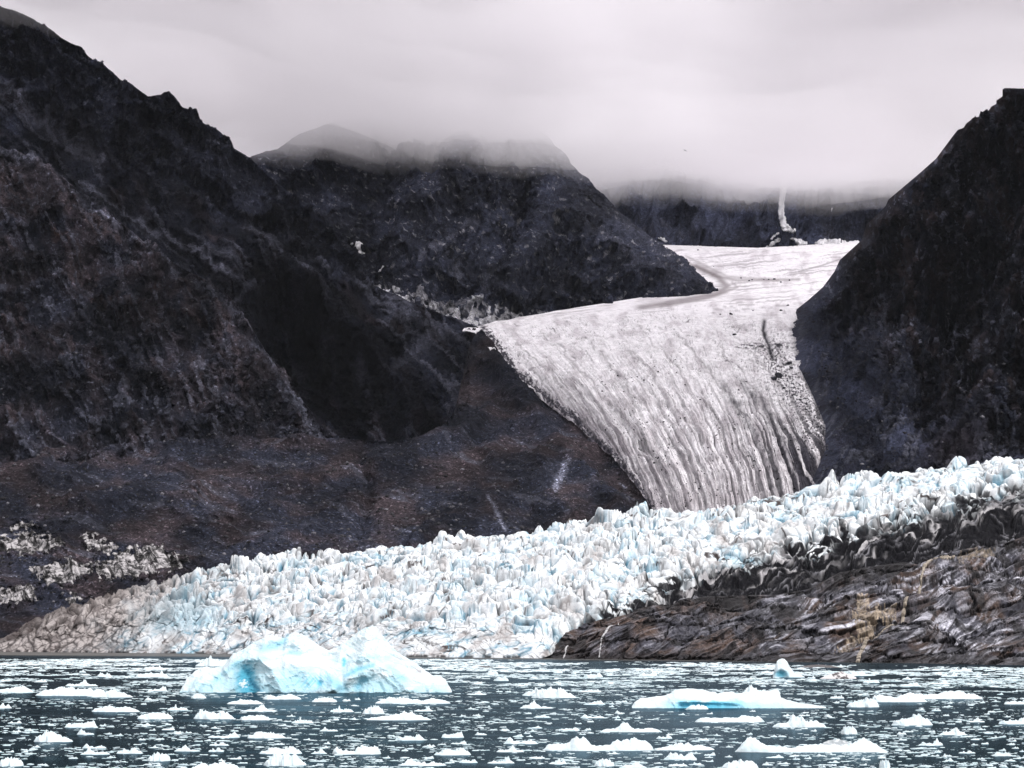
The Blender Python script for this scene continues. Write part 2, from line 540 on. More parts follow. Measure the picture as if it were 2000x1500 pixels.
def left_spur():
    top = [(-60, 255, 3350), (0, 285, 3330), (60, 305, 3310), (110, 335, 3300), (180, 392, 3280), (200, 402, 3280), (280, 470, 3240), (350, 520, 3200), (420, 556, 3150), (450, 580, 3120),
           (480, 622, 3080), (520, 688, 3030), (560, 730, 2990), (590, 780, 2950), (625, 825, 2920), (655, 858, 2900), (700, 900, 2880)]
    r1 = [(-60, 480, 3080), (200, 560, 3060), (350, 650, 3000), (480, 740, 2930), (590, 830, 2880), (700, 925, 2850)]
    r2 = [(-60, 700, 2870), (200, 740, 2870), (400, 790, 2850), (560, 850, 2830), (700, 940, 2820)]
    r3 = [(-60, 930, 2720), (300, 925, 2720), (700, 960, 2750)]
    PX, PY, D = loft([top, r1, r2, r3], 620, [150, 130, 90], 14, left=260)
    P = to_world(PX, PY, D); n = relief(normals(P))
    a1, a2 = aniso(PX, PY, 62, 150, 24, 21)
    st = ridged(a1, a2, 0.7, 5, 23)
    d = crag(P, 35, 55, 9, 6) + (st - 1) * 3
    for ln, am, wd in (([(80, 360), (160, 480), (230, 600), (250, 700)], 14, 40), ([(280, 480), (330, 560), (430, 640), (560, 800)], 10, 28),
                       ([(160, 520), (210, 620), (260, 660)], -18, 26), ([(380, 600), (450, 700), (540, 820)], -8, 18)):
        q, _ = pdist(PX, PY, ln); d = d + am * np.exp(-(q / wd) ** 2)
    tt = ss(0, 10, np.arange(PX.shape[0]))[:, None]
    d = d * 1.4
    P2 = P + n * (d * (0.1 + 0.9 * tt))[..., None]
    b = fbm(PX / 70, PY / 70, 0.2, 4, 41)
    c = mixc(DARK * 1.15, BROWN, ss(-0.35, 0.45, b))
    c = mixc(c, np.array([0.075, 0.045, 0.037]), ss(0.25, 0.7, fbm(PX / 40, PY / 40, 3, 4, 44)) * np.exp(-(pdist(PX, PY, [(130, 440), (220, 540), (330, 580)])[0] / 80) ** 2))
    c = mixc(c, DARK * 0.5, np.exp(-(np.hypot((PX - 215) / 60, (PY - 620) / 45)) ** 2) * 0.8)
    c = mixc(c, PALE * 1.4, np.exp(-(pdist(PX, PY, [(0, 290), (110, 340), (180, 398), (280, 476), (350, 528), (430, 575), (475, 630), (520, 700), (590, 795), (640, 850)])[0] / 10) ** 2) * 0.9)
    c = mixc(c, BROWN * 1.5, (1 - ss(0, 190, pdist(PX, PY, [(0, 300), (180, 400), (350, 540), (520, 720)])[0])) * ss(-.3, .3, fbm(PX / 50, PY / 50, 2, 3, 46)) * 0.7)
    c = mixc(c, DARK, ss(760, 900, PY) * 0.5)
    c = mixc(c, PALE * 0.8, ss(0.85, 1.4, st) * 0.65)
    c = mixc(c, DARK * .6, (1 - ss(0.25, 0.7, st)) * 0.6)
    c = mixc(c, PALE, ss(0.38, 0.62, fbm(PX / 10, PY / 8, 0, 4, 45, .65)) * 0.6)
    for ln, wd, am in (([(190, 560), (200, 620), (260, 690), (300, 760)], 26, .6), ([(330, 600), (420, 680), (500, 760)], 18, .5), ([(40, 500), (60, 620), (50, 720)], 22, .5)):
        c = mixc(c, DARK * 0.5, np.exp(-(pdist(PX + fbm(PX / 30, PY / 30, 0, 3, 14) * 30, PY, ln)[0] / wd) ** 2) * am)
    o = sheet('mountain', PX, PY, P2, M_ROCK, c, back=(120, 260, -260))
    return tag(o, 'rounded brown scree spur low on the left, in front of the craggy ridge', 'mountain', 'structure')


def middle_mountain():
    top = [(400, 345, 5000), (490, 303, 4950), (540, 290, 4900), (580, 262, 4880), (640, 240, 4850), (760, 222, 4800), (900, 212, 4780), (1000, 230, 4750), (1050, 250, 4720),
           (1075, 268, 4700), (1085, 284, 4700), (1105, 300, 4700), (1115, 318, 4700), (1130, 335, 4690), (1150, 348, 4690), (1160, 362, 4680), (1185, 384, 4660), (1205, 410, 4640), (1240, 438, 4620), (1290, 476, 4560),
           (1340, 515, 4450), (1370, 538, 4330), (1395, 560, 4260), (1412, 574, 4230)]
    r1 = [(400, 440, 4800), (650, 380, 4680), (900, 330, 4560), (1050, 385, 4500), (1200, 470, 4440), (1320, 530, 4350), (1412, 576, 4225)]
    r2 = [(400, 500, 4600), (650, 460, 4500), (850, 440, 4330), (1050, 460, 4280), (1200, 520, 4250), (1320, 556, 4220), (1412, 578, 4215)]
    r3 = [(400, 600, 4150), (650, 540, 4200), (750, 545, 4120), (900, 585, 3980), (1050, 600, 3950), (1200, 590, 4030), (1270, 600, 4000), (1412, 582, 4190)]
    r4 = [(400, 700, 3900), (740, 610, 3950), (900, 640, 3800), (1050, 650, 3780), (1250, 640, 3880), (1412, 630, 4050)]
    PX, PY, D = loft([top, r1, r2, r3, r4], 760, [90, 80, 110, 40], 16)
    P = to_world(PX, PY, D); n = relief(normals(P))
    ridge = [(960, 235), (1040, 330), (1100, 400), (1200, 470), (1290, 530), (1380, 575)]
    rx = np.interp(PY, [235, 330, 400, 470, 530, 575, 650], [960, 1040, 1100, 1200, 1290, 1380, 1440])
    right = ss(-15, 25, PX - rx)
    a1, a2 = aniso(PX, PY, 45, 300, 17, 51)
    st = ridged(a1, a2, 0.3, 4, 53)
    b1, b2 = aniso(PX, PY, 125, 130, 26, 55)
    sb = ridged(b1, b2, 0.3, 5, 57)
    d = crag(P, 61, 90, 20, 6) * (1 - 0.75 * right) + (st - 1) * 5 * right + (sb - 1) * 7 * (1 - right)
    for ln, am, wd in ((ridge[2:], 36, 30), ([(900, 300), (820, 400), (760, 480)], 30, 34), ([(700, 300), (740, 400), (720, 520)], -30, 45),
                       ([(1020, 420), (940, 500), (860, 560)], -18, 20), ([(1100, 470), (1180, 540), (1240, 590)], -10, 24), ([(1070, 380), (1040, 480), (960, 590)], 26, 30)):
        q, _ = pdist(PX, PY, ln); d = d + am * np.exp(-(q / wd) ** 2)
    tt = ss(0, 6, np.arange(PX.shape[0]))[:, None]
    tt = ss(0, 45, np.arange(PX.shape[0]))[:, None]
    d = np.clip(d * 1.3, -40, 26) * (1 - 0.9 * ss(1300, 1400, PX))
    P2 = P + n * (d * (0.12 + 0.88 * tt))[..., None]
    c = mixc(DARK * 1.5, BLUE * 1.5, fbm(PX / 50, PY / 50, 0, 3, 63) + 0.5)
    c = mixc(c, PALE * 0.9, right * (0.3 + 0.45 * ss(0.9, 1.5, st)))
    c = mixc(c, PALE * 1.1, ss(0.35, 0.6, fbm(PX / 9, PY / 6, 0, 4, 66, .65)) * (1 - right) * 0.7)
    for ln, wd, am in (([(820, 500), (870, 450), (930, 420)], 5, .7), ([(940, 545), (960, 520)], 14, .5), ([(1120, 420), (1240, 520), (1330, 560)], 8, .5)):
        c = mixc(c, PALE, np.exp(-(pdist(PX + fbm(PX / 20, PY / 20, 0, 3, 15) * 10, PY, ln)[0] / wd) ** 2) * am)
    # dirty ice and debris fans on the floor of the side valley
    q, _ = pdist(PX, PY, [(735, 535), (780, 556), (830, 580), (920, 608), (1000, 618), (1060, 620)])
    nn = fbm(PX / 14, PY / 5, 0, 4, 65)
    c = mixc(c, np.array([0.62, 0.62, 0.65]), ss(0.0, 0.35, nn + 0.85 * np.exp(-(q / 15) ** 2) - 0.45))
    q, _ = pdist(PX, PY, [(780, 560), (850, 580), (905, 590)])
    c = mixc(c, np.array([0.16, 0.16, 0.18]), ss(0.0, 0.4, nn + 0.6 * np.exp(-(q / 14) ** 2) - 0.4))
    for cx, cy, sx, sy in ((893, 515, 9, 14), (840, 490, 16, 10), (1243, 577, 7, 8), (1100, 545, 8, 10)):
        c = mixc(c, PALE * 1.5, np.exp(-(((PX - cx) / sx) ** 2 + ((PY - cy) / sy) ** 2)) * 0.8)
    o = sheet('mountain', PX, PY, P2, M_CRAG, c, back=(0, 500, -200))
    return tag(o, 'broad dark pyramid shaped mountain in the middle with its summit lost in cloud', 'mountain', 'structure')


def far_mountain():
    r0 = [(1000, 225, 5900), (1300, 215, 5900), (1900, 225, 5900)]
    r1 = [(1000, 330, 5650), (1300, 330, 5620), (1500, 325, 5680), (1900, 330, 5600)]
    r2 = [(1000, 420, 5450), (1300, 420, 5420), (1500, 420, 5450), (1900, 420, 5400)]
    r3 = [(1000, 485, 5300), (1300, 478, 5280), (1500, 482, 5280), (1700, 474, 5280), (1900, 474, 5250)]
    r4 = [(1000, 520, 5150), (1900, 510, 5150)]
    PX, PY, D = loft([r0, r1, r2, r3, r4], 1000, [60, 100, 110, 30], 16)
    P = to_world(PX, PY, D); n = relief(normals(P))
    a1, a2 = aniso(PX, PY, 95, 110, 22, 71)
    d = crag(P, 75, 90, 22, 6) + (ridged(a1, a2, 0.1, 4, 77) - 1) * 12
    for ln, am, wd in (([(1540, 330), (1525, 390), (1523, 430), (1532, 452)], -6, 10), ([(1628, 390), (1620, 430), (1615, 475)], -16, 10)):
        q, _ = pdist(PX, PY, ln); d = d + am * np.exp(-(q / wd) ** 2)
    d = d + 45 * np.exp(-((PX - 1542) / 30) ** 2 - ((PY - 478) / 16) ** 2)
    P2 = P + n * d[..., None]
    c = mixc(DARK * 3.2, BLUE * 3.2, fbm(PX / 40, PY / 40, 0, 3, 79) + 0.5)  # far rock lightened: distance haze painted into its base colour
    for cx, cy, sx, sy in ((1262, 440, 14, 10), (1338, 448, 16, 13), (1300, 425, 12, 7), (1620, 450, 10, 22), (1660, 455, 10, 14)):
        c = mixc(c, PALE * 1.6, np.exp(-(((PX - cx) / sx) ** 2 + ((PY - cy) / sy) ** 2)) * (0.6 + fbm(PX / 8, PY / 8, 0, 2, 3)))
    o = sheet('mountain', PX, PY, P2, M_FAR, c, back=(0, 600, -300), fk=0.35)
    return tag(o, 'distant grey mountain wall at the head of the valley, its top hidden by low cloud', 'mountain', 'structure')


def right_mountain():
    L = [(172, 1962, 3300), (175, 1958, 3302), (188, 1958, 3312), (191, 1954, 3315), (196, 1946, 3320), (203, 1946, 3326), (208, 1936, 3333), (221, 1928, 3346), (225, 1925, 3350), (230, 1903, 3358), (233, 1898, 3362), (241, 1887, 3375), (250, 1882, 3388), (253, 1871, 3392), (263, 1863, 3410), (282, 1849, 3440), (310, 1828, 3480), (335, 1800, 3520), (352, 1780, 3560), (390, 1735, 3640), (402, 1730, 3660),
         (440, 1692, 3750), (468, 1684, 3800), (508, 1640, 3860), (530, 1630, 3870), (560, 1608, 3880), (585, 1580, 3850), (604, 1556, 3800), (640, 1546, 3560), (700, 1552, 3260), (760, 1582, 3060),
         (830, 1612, 2860), (880, 1612, 2760), (930, 1590, 2680), (1000, 1550, 2560)]
    ys = [a[0] for a in L]; xs = [a[1] for a in L]; ds = [a[2] for a in L]
    rows = []
    for y in (172, 200, 226, 258, 310, 352, 402, 440, 508, 560, 604, 660, 720, 780, 840, 900, 1000):
        lx = np.interp(y, ys, xs); ld = np.interp(y, ys, ds)
        t = (y - 172) / 828.0
        rd = 3250 - 950 * t ** 0.9
        mx = lx + (2080 - lx) * 0.35
        md = ld + (rd - ld) * 0.62
        ry = y if y > 200 else y
        rows.append([(lx, y, ld), (mx, y + (4 if y > 300 else 0), md), (2080, ry + (0 if y > 300 else (-2)), rd)])
    PX, PY, D = loft(rows, 420, [22, 18, 22, 36, 30, 36, 26, 48, 36, 30, 40, 40, 40, 40, 40, 60], 14, right=330)
    # the exact left outline, row by row
    lx = np.interp(PY[:, 0], ys, xs)
    sh = (lx - PX[:, 0])[:, None] * np.linspace(1, 0, PX.shape[1])[None, :] ** 3
    PX = PX + sh
    P = to_world(PX, PY, D); n = relief(normals(P))
    # scree apron on the lower left, crags above right
    bl = np.interp(PX, [1540, 1700, 1850, 2080], [560, 640, 780, 900])
    sc = ss(-50, 90, PY - bl - fbm(PX / 60, PY / 60, 0, 3, 5) * 70)
    a1, a2 = aniso(PX, PY, 128, 170, 20, 81)
    st = ridged(a1, a2, 0.3, 5, 83)
    v1, v2 = aniso(PX, PY, 112, 80, 26, 85)
    sv = ridged(v1, v2, 0.6, 5, 86)
    d = crag(P, 87, 48, 20, 6) * (1 - 0.8 * sc) + (sv - 1) * 7 * (1 - sc) + (st - 1) * 2.5 * sc
    for ln, am, wd in (([(1940, 250), (1850, 400), (1800, 560), (1700, 700)], 18, 30), ([(1760, 400), (1720, 520), (1640, 600)], 14, 26),
                       ([(1990, 350), (1900, 560), (1820, 700), (1800, 800)], -24, 34), ([(2000, 560), (1960, 720), (1900, 860)], 22, 34),
                       ([(1850, 560), (1790, 640), (1760, 760)], 12, 20)):
        q, _ = pdist(PX, PY, ln); d = d + am * np.exp(-(q / wd) ** 2)
    d = d * 1.5
    e = ss(4, 150, np.arange(PX.shape[1]))[None, :] * (0.1 + 0.9 * ss(0, 26, np.arange(PX.shape[0]))[:, None])
    P2 = P + n * (d * e)[..., None]
    c = mixc(DARK * 0.9, BROWN * 0.75, ss(-0.2, 0.5, fbm(PX / 45, PY / 45, 0, 4, 89)))
    c = mixc(c, BLUE * 1.15, sc * 0.8)
    c = mixc(c, PALE * 0.9, ss(0.25, 0.6, fbm(v1 * 3, v2 * 1.3, 2, 4, 91)) * (1 - sc) * 0.7)
    c = mixc(c, BLUE * 2.0, np.exp(-(pdist(PX, PY, [(1600, 640), (1660, 720), (1740, 800), (1800, 860)])[0] / 60) ** 2) * .8)
    for ln in ([(1950, 260), (1860, 420), (1790, 560)], [(1990, 420), (1930, 560), (1850, 700)], [(1770, 420), (1700, 540), (1620, 620)], [(1990, 620), (1900, 720), (1830, 840)]):
        c = mixc(c, DARK * .4, np.exp(-(pdist(PX + fbm(PX / 26, PY / 26, 0, 3, 17) * 24, PY, ln)[0] / 16) ** 2) * .7)
    c = mixc(c, PALE * 1.3, ss(0.32, 0.6, fbm(v1 * 6, v2 * 4, 0, 4, 92, .65)) * (1 - sc) * 0.75)
    c = mixc(c, PALE * .8, ss(0.8, 1.4, st) * sc * .8)
    c = c * 1.2
    c = mixc(c, BROWN * 0.9, np.exp(-(((PX - 1860) / 60) ** 2 + ((PY - 880) / 40) ** 2)) * 0.7)
    o = sheet('mountain', PX, PY, P2, M_CRAG, c, back=(60, 500, -300), side=(120, 450, -60))
    return tag(o, 'steep dark mountain side filling the right edge above the glaciers', 'mountain', 'structure')


def moraine():
    top = [(-60, 884, 2780), (150, 872, 2790), (300, 862, 2800), (480, 857, 2800), (650, 855, 2800), (770, 862, 2800), (820, 852, 2820), (855, 840, 2860), (885, 806, 2960), (902, 740, 3130), (915, 680, 3320),
           (930, 648, 3440), (942, 641, 3440), (960, 664, 3380), (985, 702, 3200), (1005, 735, 3110), (1040, 765, 3050), (1085, 800, 2970), (1130, 831, 2880), (1165, 866, 2800), (1200, 894, 2720), (1240, 945, 2620), (1272, 990, 2520), (1340, 1040, 2450)]
    r1 = [(-60, 960, 2580), (300, 935, 2620), (500, 925, 2640), (700, 925, 2640), (850, 905, 2670), (950, 850, 2800), (1050, 870, 2750), (1150, 930, 2650), (1340, 1060, 2400)]
    r2 = [(-60, 1010, 2500), (300, 985, 2520), (600, 975, 2540), (800, 965, 2540), (950, 930, 2600), (1100, 970, 2520), (1340, 1075, 2360)]
    r3 = [(-60, 1150, 2320), (200, 1110, 2330), (400, 1085, 2350), (700, 1050, 2370), (1000, 1010, 2380), (1340, 1090, 2300)]
    r4 = [(-60, 1285, 2160), (200, 1230, 2180), (600, 1150, 2200), (1000, 1110, 2200), (1340, 1110, 2200)]
    PX, PY, D = loft([top, r1, r2, r3, r4], 1000, [110, 70, 130, 90], 12, left=260)
    PY = PY + fbm(PX / 9, PX * 0, 0.5, 4, 99) * 3.0 * (1 - ss(0, 40, np.arange(PX.shape[0])))[:, None]
    P = to_world(PX, PY, D); n = relief(normals(P))
    a1, a2 = aniso(PX, PY, 8, 240, 22, 101)
    d = crag(P, 103, 90, 7, 6) + (ridged(a1, a2, 0.4, 4, 105) - 1) * 1.5
    for ln, am, wd in (([(300, 862), (650, 858), (850, 842)], 6, 10), ([(150, 985), (350, 955), (600, 935), (780, 900), (900, 850), (960, 790)], 12, 14),
                       ([(700, 880), (720, 960), (700, 1030)], -9, 12), ([(960, 700), (1040, 800), (1120, 900), (1200, 980)], 12, 18),
                       ([(560, 880), (620, 930)], -5, 14), ([(930, 860), (1000, 960), (1060, 1010)], -10, 24)):
        q, _ = pdist(PX, PY, ln); d = d + am * np.exp(-(q / wd) ** 2)
    # buried ice faces on the lower left
    reg = ((PX > -70) & (PX < 400)) * 1.0
    i1, i2 = aniso(PX, PY, 55, 60, 5, 111, warp=1.2)
    qx = PX + fbm(PX / 22, PY / 14, 0, 4, 112) * 34; qy = PY + fbm(PX / 22, PY / 14, 6, 4, 114) * 20
    mk = np.zeros(PX.shape)
    for poly in ([(-70, 1060), (20, 1045), (70, 1040), (120, 1048), (118, 1075), (60, 1084), (0, 1082), (-70, 1085)], [(15, 1018), (75, 1020), (78, 1034), (30, 1036)],
                 [(165, 1045), (185, 1040), (200, 1058), (235, 1052), (232, 1078), (190, 1084), (170, 1074)], [(240, 1078), (265, 1062), (310, 1060), (335, 1078), (372, 1092), (365, 1106), (310, 1118), (250, 1130), (195, 1136), (182, 1105), (205, 1088)],
                 [(62, 1112), (90, 1098), (150, 1092), (178, 1100), (180, 1120), (150, 1136), (110, 1146), (75, 1138)], [(-70, 1145), (0, 1146), (50, 1144), (80, 1152), (70, 1170), (30, 1182), (-70, 1186)],
                 [(110, 1166), (160, 1160), (178, 1162), (150, 1182), (120, 1182)]):
        mk = np.maximum(mk, inpoly(qx, qy, poly) * 1.0)
    ice = mk * 0.0
    d = d + ice * 2.5 - mk * 2
    tt = ss(0, 6, np.arange(PX.shape[0]))[:, None]
    P2 = P + n * (d * (0.3 + 0.7 * tt))[..., None]
    c = mixc(DARK * 0.9, BROWN * 0.62, ss(-0.3, 0.5, fbm(PX / 120, PY / 50, 0, 4, 107)) * 0.9)
    c = mixc(c, PALE * 0.6, ss(0.25, 0.55, fbm(a1 * 2, a2 * 2, 0, 3, 109)) * 0.5)
    streak = 0.65 + 0.7 * ss(-0.3, 0.4, fbm(i1 * 2, i2 * 2.4, 0, 3, 117))
    c = mixc(c, np.array([0.20, 0.185, 0.185]), ice * 0.95)
    c = c * np.where(ice > 0.3, streak, 1.0)[..., None]
    for ln, wd in (([(955, 970), (985, 1020)], 4), ([(1210, 935), (1222, 945)], 3), ([(1105, 905), (1085, 950)], 7)):
        q, _ = pdist(PX, PY, ln); c = mixc(c, PALE * 1.6, np.exp(-(q / wd) ** 2) * (0.6 + fbm(PX / 5, PY / 5, 0, 2, 3)))
    o = sheet('moraine_slope', PX, PY, P2, M_MORAINE, c, back=(40, 160, -90))
    return tag(o, 'long dark gravel moraine slope with exposed dirty ice at its left foot', 'moraine', 'structure')


# ------------------------------------------------------------------ valley glacier
def valley_glacier():
    rows = [[(1230, 476, 5270), (1480, 484, 5250), (1720, 470, 5250)],
            [(1270, 492, 5050), (1480, 495, 5050), (1720, 490, 5050)],
            [(1320, 520, 4800), (1500, 519, 4750), (1710, 517, 4700)],
            [(1360, 546, 4520), (1500, 545, 4470), (1690, 543, 4400)],
            [(1290, 576, 4260), (1400, 570, 4230), (1500, 567, 4180), (1670, 564, 4120)],
            [(922, 640, 3560), (1050, 627, 3700), (1270, 606, 3900), (1400, 592, 4000), (1650, 585, 3930)],
            [(926, 652, 3480), (1270, 634, 3680), (1450, 628, 3700), (1640, 625, 3650)],
            [(960, 700, 3320), (1250, 700, 3370), (1640, 690, 3330)],
            [(1000, 765, 3130), (1300, 770, 3120), (1650, 765, 3060)],
            [(1090, 835, 2950), (1400, 840, 2920), (1670, 835, 2860)],
            [(1170, 900, 2800), (1400, 905, 2780), (1680, 900, 2740)],
            [(1240, 990, 2600), (1450, 1000, 2580), (1690, 980, 2540)],
            [(1260, 1060, 2420), (1690, 1040, 2380)]]
    PX, PY, D = loft(rows, 760, [14, 26, 26, 26, 26, 12, 80, 90, 100, 90, 110, 30], 20)
    P = to_world(PX, PY, D); n = relief(normals(P))
    nv, nu = PX.shape
    U = np.linspace(0, 1, nu)[None, :].repeat(nv, 0)
    V = np.arange(nv)[:, None].repeat(nu, 1) / nv
    # flow coordinate: across = where a streak sits on the flow, t = how far down
    xs = np.interp(PY, [480, 560, 600, 640, 700, 780, 860, 950, 1050], [0, 0, 0, 40, 95, 170, 235, 285, 320])
    across = PX - xs * (1 - 0.30 * ss(1300, 1600, PX))
    down = PY + 0.15 * PX
    st = fbm(across / 13, down / 190, 0, 5, 121)
    st2 = fbm(across / 4.0, down / 60, 0, 4, 123)
    # crevasse hatch, cross flow, on the upper apron
    h1, h2 = aniso(PX, PY, 20, 60, 4.2, 125, warp=2.0)
    h3, h4 = aniso(PX, PY, 100, 50, 4.6, 127, warp=2.5)
    hat = np.maximum(ridged(h1, h2, 0, 2, 129), ridged(h3, h4, 0.4, 2, 131) * 0.95)
    low = ss(690, 860, PY - 0.12 * (PX - 1300))
    rightside = ss(1330, 1520, across + 140)
    flat = 1 - ss(600, 650, PY)
    # longitudinal ridges of debris-covered ice
    RG = 1.3 - 1.1 * ss(-.2, .3, fbm((across + 10 * fbm(PX / 60, PY / 60, 0, 2, 156)) / 11, down / 520, 0, 2, 152)) + 0.4 * ridged(across / 34 + 0.2 * fbm(PX / 90, PY / 90, 0, 2, 7), down / 520, 0.2, 3, 133)
    d = (RG - 0.9) * 4.0 * low + st * 3 * low + st2 * 1.2 * (1 - flat) + fbm(P[..., 0] / 60, P[..., 1] / 60, 0, 4, 135) * 6 * (1 - flat)
    d = d - ss(1.0, 1.35, hat) * 1.6 * (1 - low * .6) * (1 - flat * .8) + fbm(across / 2.6, down / 40, 0, 4, 149, .5) * 1.2 * (1 - flat)
    d = d + 30 * np.exp(-(((PX - 1250) / 260) ** 2 + ((PY - 720) / 90) ** 2))      # the bulge over the lip
    ch, _ = pdist(PX, PY, [(1493, 628), (1490, 650), (1500, 680), (1508, 708)])
    d = d - 5 * np.exp(-(ch / 6) ** 2)
    P2 = P + n * d[..., None]
    ICE = np.array([0.90, 0.885, 0.905]); GREY = np.array([0.40, 0.37, 0.39]); BLK = np.array([0.035, 0.033, 0.042])
    c = mixc(ICE, GREY * 1.3, ss(0.0, 0.6, fbm(PX / 30, PY / 30, 0, 4, 137) + 0.15 * low) * 0.6)
    c = mixc(c, GREY * .55, ss(1.06, 1.36, hat) * (1 - 0.7 * low) * (1 - 0.6 * flat) * (0.3 + 0.6 * ss(-0.2, 0.3, fbm(PX / 50, PY / 40, 0, 2, 139))))
    fl1 = fbm(across / 2.6, down / 40, 0, 4, 149, .6)
    c = mixc(c, GREY * 0.8, ss(0.05, 0.6, fl1) * (0.12 + 0.4 * low) * (1 - flat))
    c = mixc(c, BLK * 1.6, ss(0.58, 0.70, fbm(PX / 2.6, PY / 2.2, 0, 3, 151) + 0.22 * st + 0.12 * rightside) * low)
    for k in range(9):                        # long curved flow lines
        x0_ = 1010 + k * 62
        ln = [(x0_ - 20, 650), (x0_ + 20, 700), (x0_ + 75, 760), (x0_ + 150, 830), (x0_ + 215, 910), (x0_ + 255, 1000)]
        q, t_ = pdist(PX + fbm(PX / 40, PY / 40, k, 3, 10) * 14, PY, ln)
        c = mixc(c, GREY * 0.55, np.exp(-(q / 2.2) ** 2) * 0.55 * ss(0, .25, t_ + 0.2 * fbm(PX / 30, PY / 30, k, 2, 4)))
    c = mixc(c, GREY, low * ss(-0.05, 0.6, st2 + st * 0.6 + 0.05) * .8)
    # dark debris stripes down the icefall, denser to the right and along the left edge
    s1 = fbm((across + 10 * fbm(PX / 60, PY / 60, 0, 2, 156)) / 11, down / 520, 0, 4, 152, .6)
    stripe = ss(-0.10, 0.10, s1 + 0.16 * rightside * low + 0.16 * ss(820, 980, PY) - 0.20 + 0.14 * fbm(PX / 3, PY / 5, 0, 3, 157))
    c = mixc(c, BLK, stripe * low * (0.35 + 0.65 * rightside))
    for ln, wd, am in (([(1390, 745), (1440, 800), (1490, 880), (1520, 970)], 7, .9), ([(1420, 740), (1500, 810), (1545, 890), (1570, 960)], 8, .9),
                       ([(1300, 840), (1340, 900), (1390, 1000)], 5, .6), ([(1540, 830), (1580, 900), (1600, 950)], 9, .9), ([(1480, 790), (1530, 880), (1550, 960)], 5, .8),
                       ([(1230, 820), (1290, 900), (1340, 1000)], 6, .7), ([(1180, 790), (1260, 880), (1310, 1000)], 8, .5)):
        q, t_ = pdist(PX + fbm(PX / 20, PY / 20, 0, 3, 8) * 8, PY, ln); c = mixc(c, BLK * 1.3, np.exp(-(q / wd) ** 2) * am * (0.6 + 0.5 * fbm(PX / 6, PY / 9, 0, 3, 9)) * ss(0, .2, t_))
    c = np.minimum(c, mixc(c, np.array([0.30, 0.28, 0.295]), ss(820, 990, PY + 0.1 * (PX - 1400)) * (0.25 + 0.5 * ss(-.2, .3, st2))))
    # left margin: grey dirty strip
    q, _ = pdist(PX, PY, [(1000, 735), (1090, 805), (1170, 870), (1230, 950), (1290, 1040)])
    c = mixc(c, np.array([0.17, 0.155, 0.175]), np.exp(-(q / 46) ** 2) * ss(720, 850, PY) * (0.75 + 0.4 * s1))
    q, _ = pdist(PX, PY, [(942, 641), (960, 664), (985, 702), (1005, 735), (1040, 765), (1085, 800), (1130, 831), (1165, 866), (1200, 894), (1240, 945), (1272, 990)])
    c = mixc(c, BLK * 1.4, ss(0.05, 0.35, fbm(PX / 5, PY / 5, 0, 4, 153, .65) + np.exp(-(q / 7) ** 2) * .9 - 0.35) * np.exp(-(q / 22) ** 2))
    # medial dark channel and cross band
    c = mixc(c, BLK, np.exp(-(ch / 4.0) ** 2))
    q, _ = pdist(PX, PY, [(1440, 690), (1500, 688), (1560, 680)]); c = mixc(c, BLK, np.exp(-(q / 6) ** 2) * ss(-0.2, 0.3, fbm(PX / 14, PY / 4, 0, 3, 3)) )
    # rubble on the right margin
    q, _ = pdist(PX, PY, [(1510, 705), (1530, 745), (1570, 790), (1610, 860)])
    c = mixc(c, BLK, ss(0.05, 0.35, fbm(PX / 4.5, PY / 3.2, 0, 5, 141, .7) + 0.22 * np.exp(-(q / 24) ** 2) - 0.12) * np.exp(-(q / 55) ** 2))
    c = mixc(c, BLK * 1.3, ss(0, 30, PX - np.interp(PY, [560, 604, 640, 700, 760, 830, 880, 930, 1000], [1590, 1540, 1532, 1540, 1572, 1600, 1602, 1582, 1550])) * ss(600, 660, PY))
    # brown debris bands sweeping round the mountain foot
    for ln, wd, am in (([(1340, 512), (1400, 540), (1440, 548), (1500, 547), (1560, 546)], 3.2, .55), ([(1250, 606), (1340, 588), (1400, 575), (1420, 560), (1400, 540), (1360, 520)], 7, .75),
                       ([(1290, 603), (1380, 585), (1440, 562), (1430, 552)], 3, .5), ([(1340, 500), (1420, 540), (1520, 548)], 3, .4)):
        q, _ = pdist(PX, PY, ln); c = mixc(c, np.array([0.16, 0.13, 0.135]), np.exp(-(q / wd) ** 2) * am)
    l1, l2 = aniso(PX, PY, -6, 120, 3.0, 143, warp=0.35)
    c = mixc(c, GREY * 0.9, flat * ss(0.1, 0.5, fbm(l1, l2, 0, 3, 145)) * 0.7)
    q, _ = pdist(PX, PY, [(1560, 530), (1600, 520), (1660, 500)]); c = mixc(c, GREY * .6, np.exp(-(q / 1.5) ** 2) * .7)
    # snow at the foot of the back wall
    c = mixc(c, np.array([0.8, 0.79, 0.8]), (1 - ss(484, 494, PY + fbm(PX / 20, PY / 8, 0, 3, 147) * 14)))
    o = sheet('valley_glacier', PX, PY, P2, M_VGLAC, c, back=(0, 100, -60))
    return tag(o, 'pale valley glacier striped with dark debris, spilling between the mountains', 'glacier', 'structure')


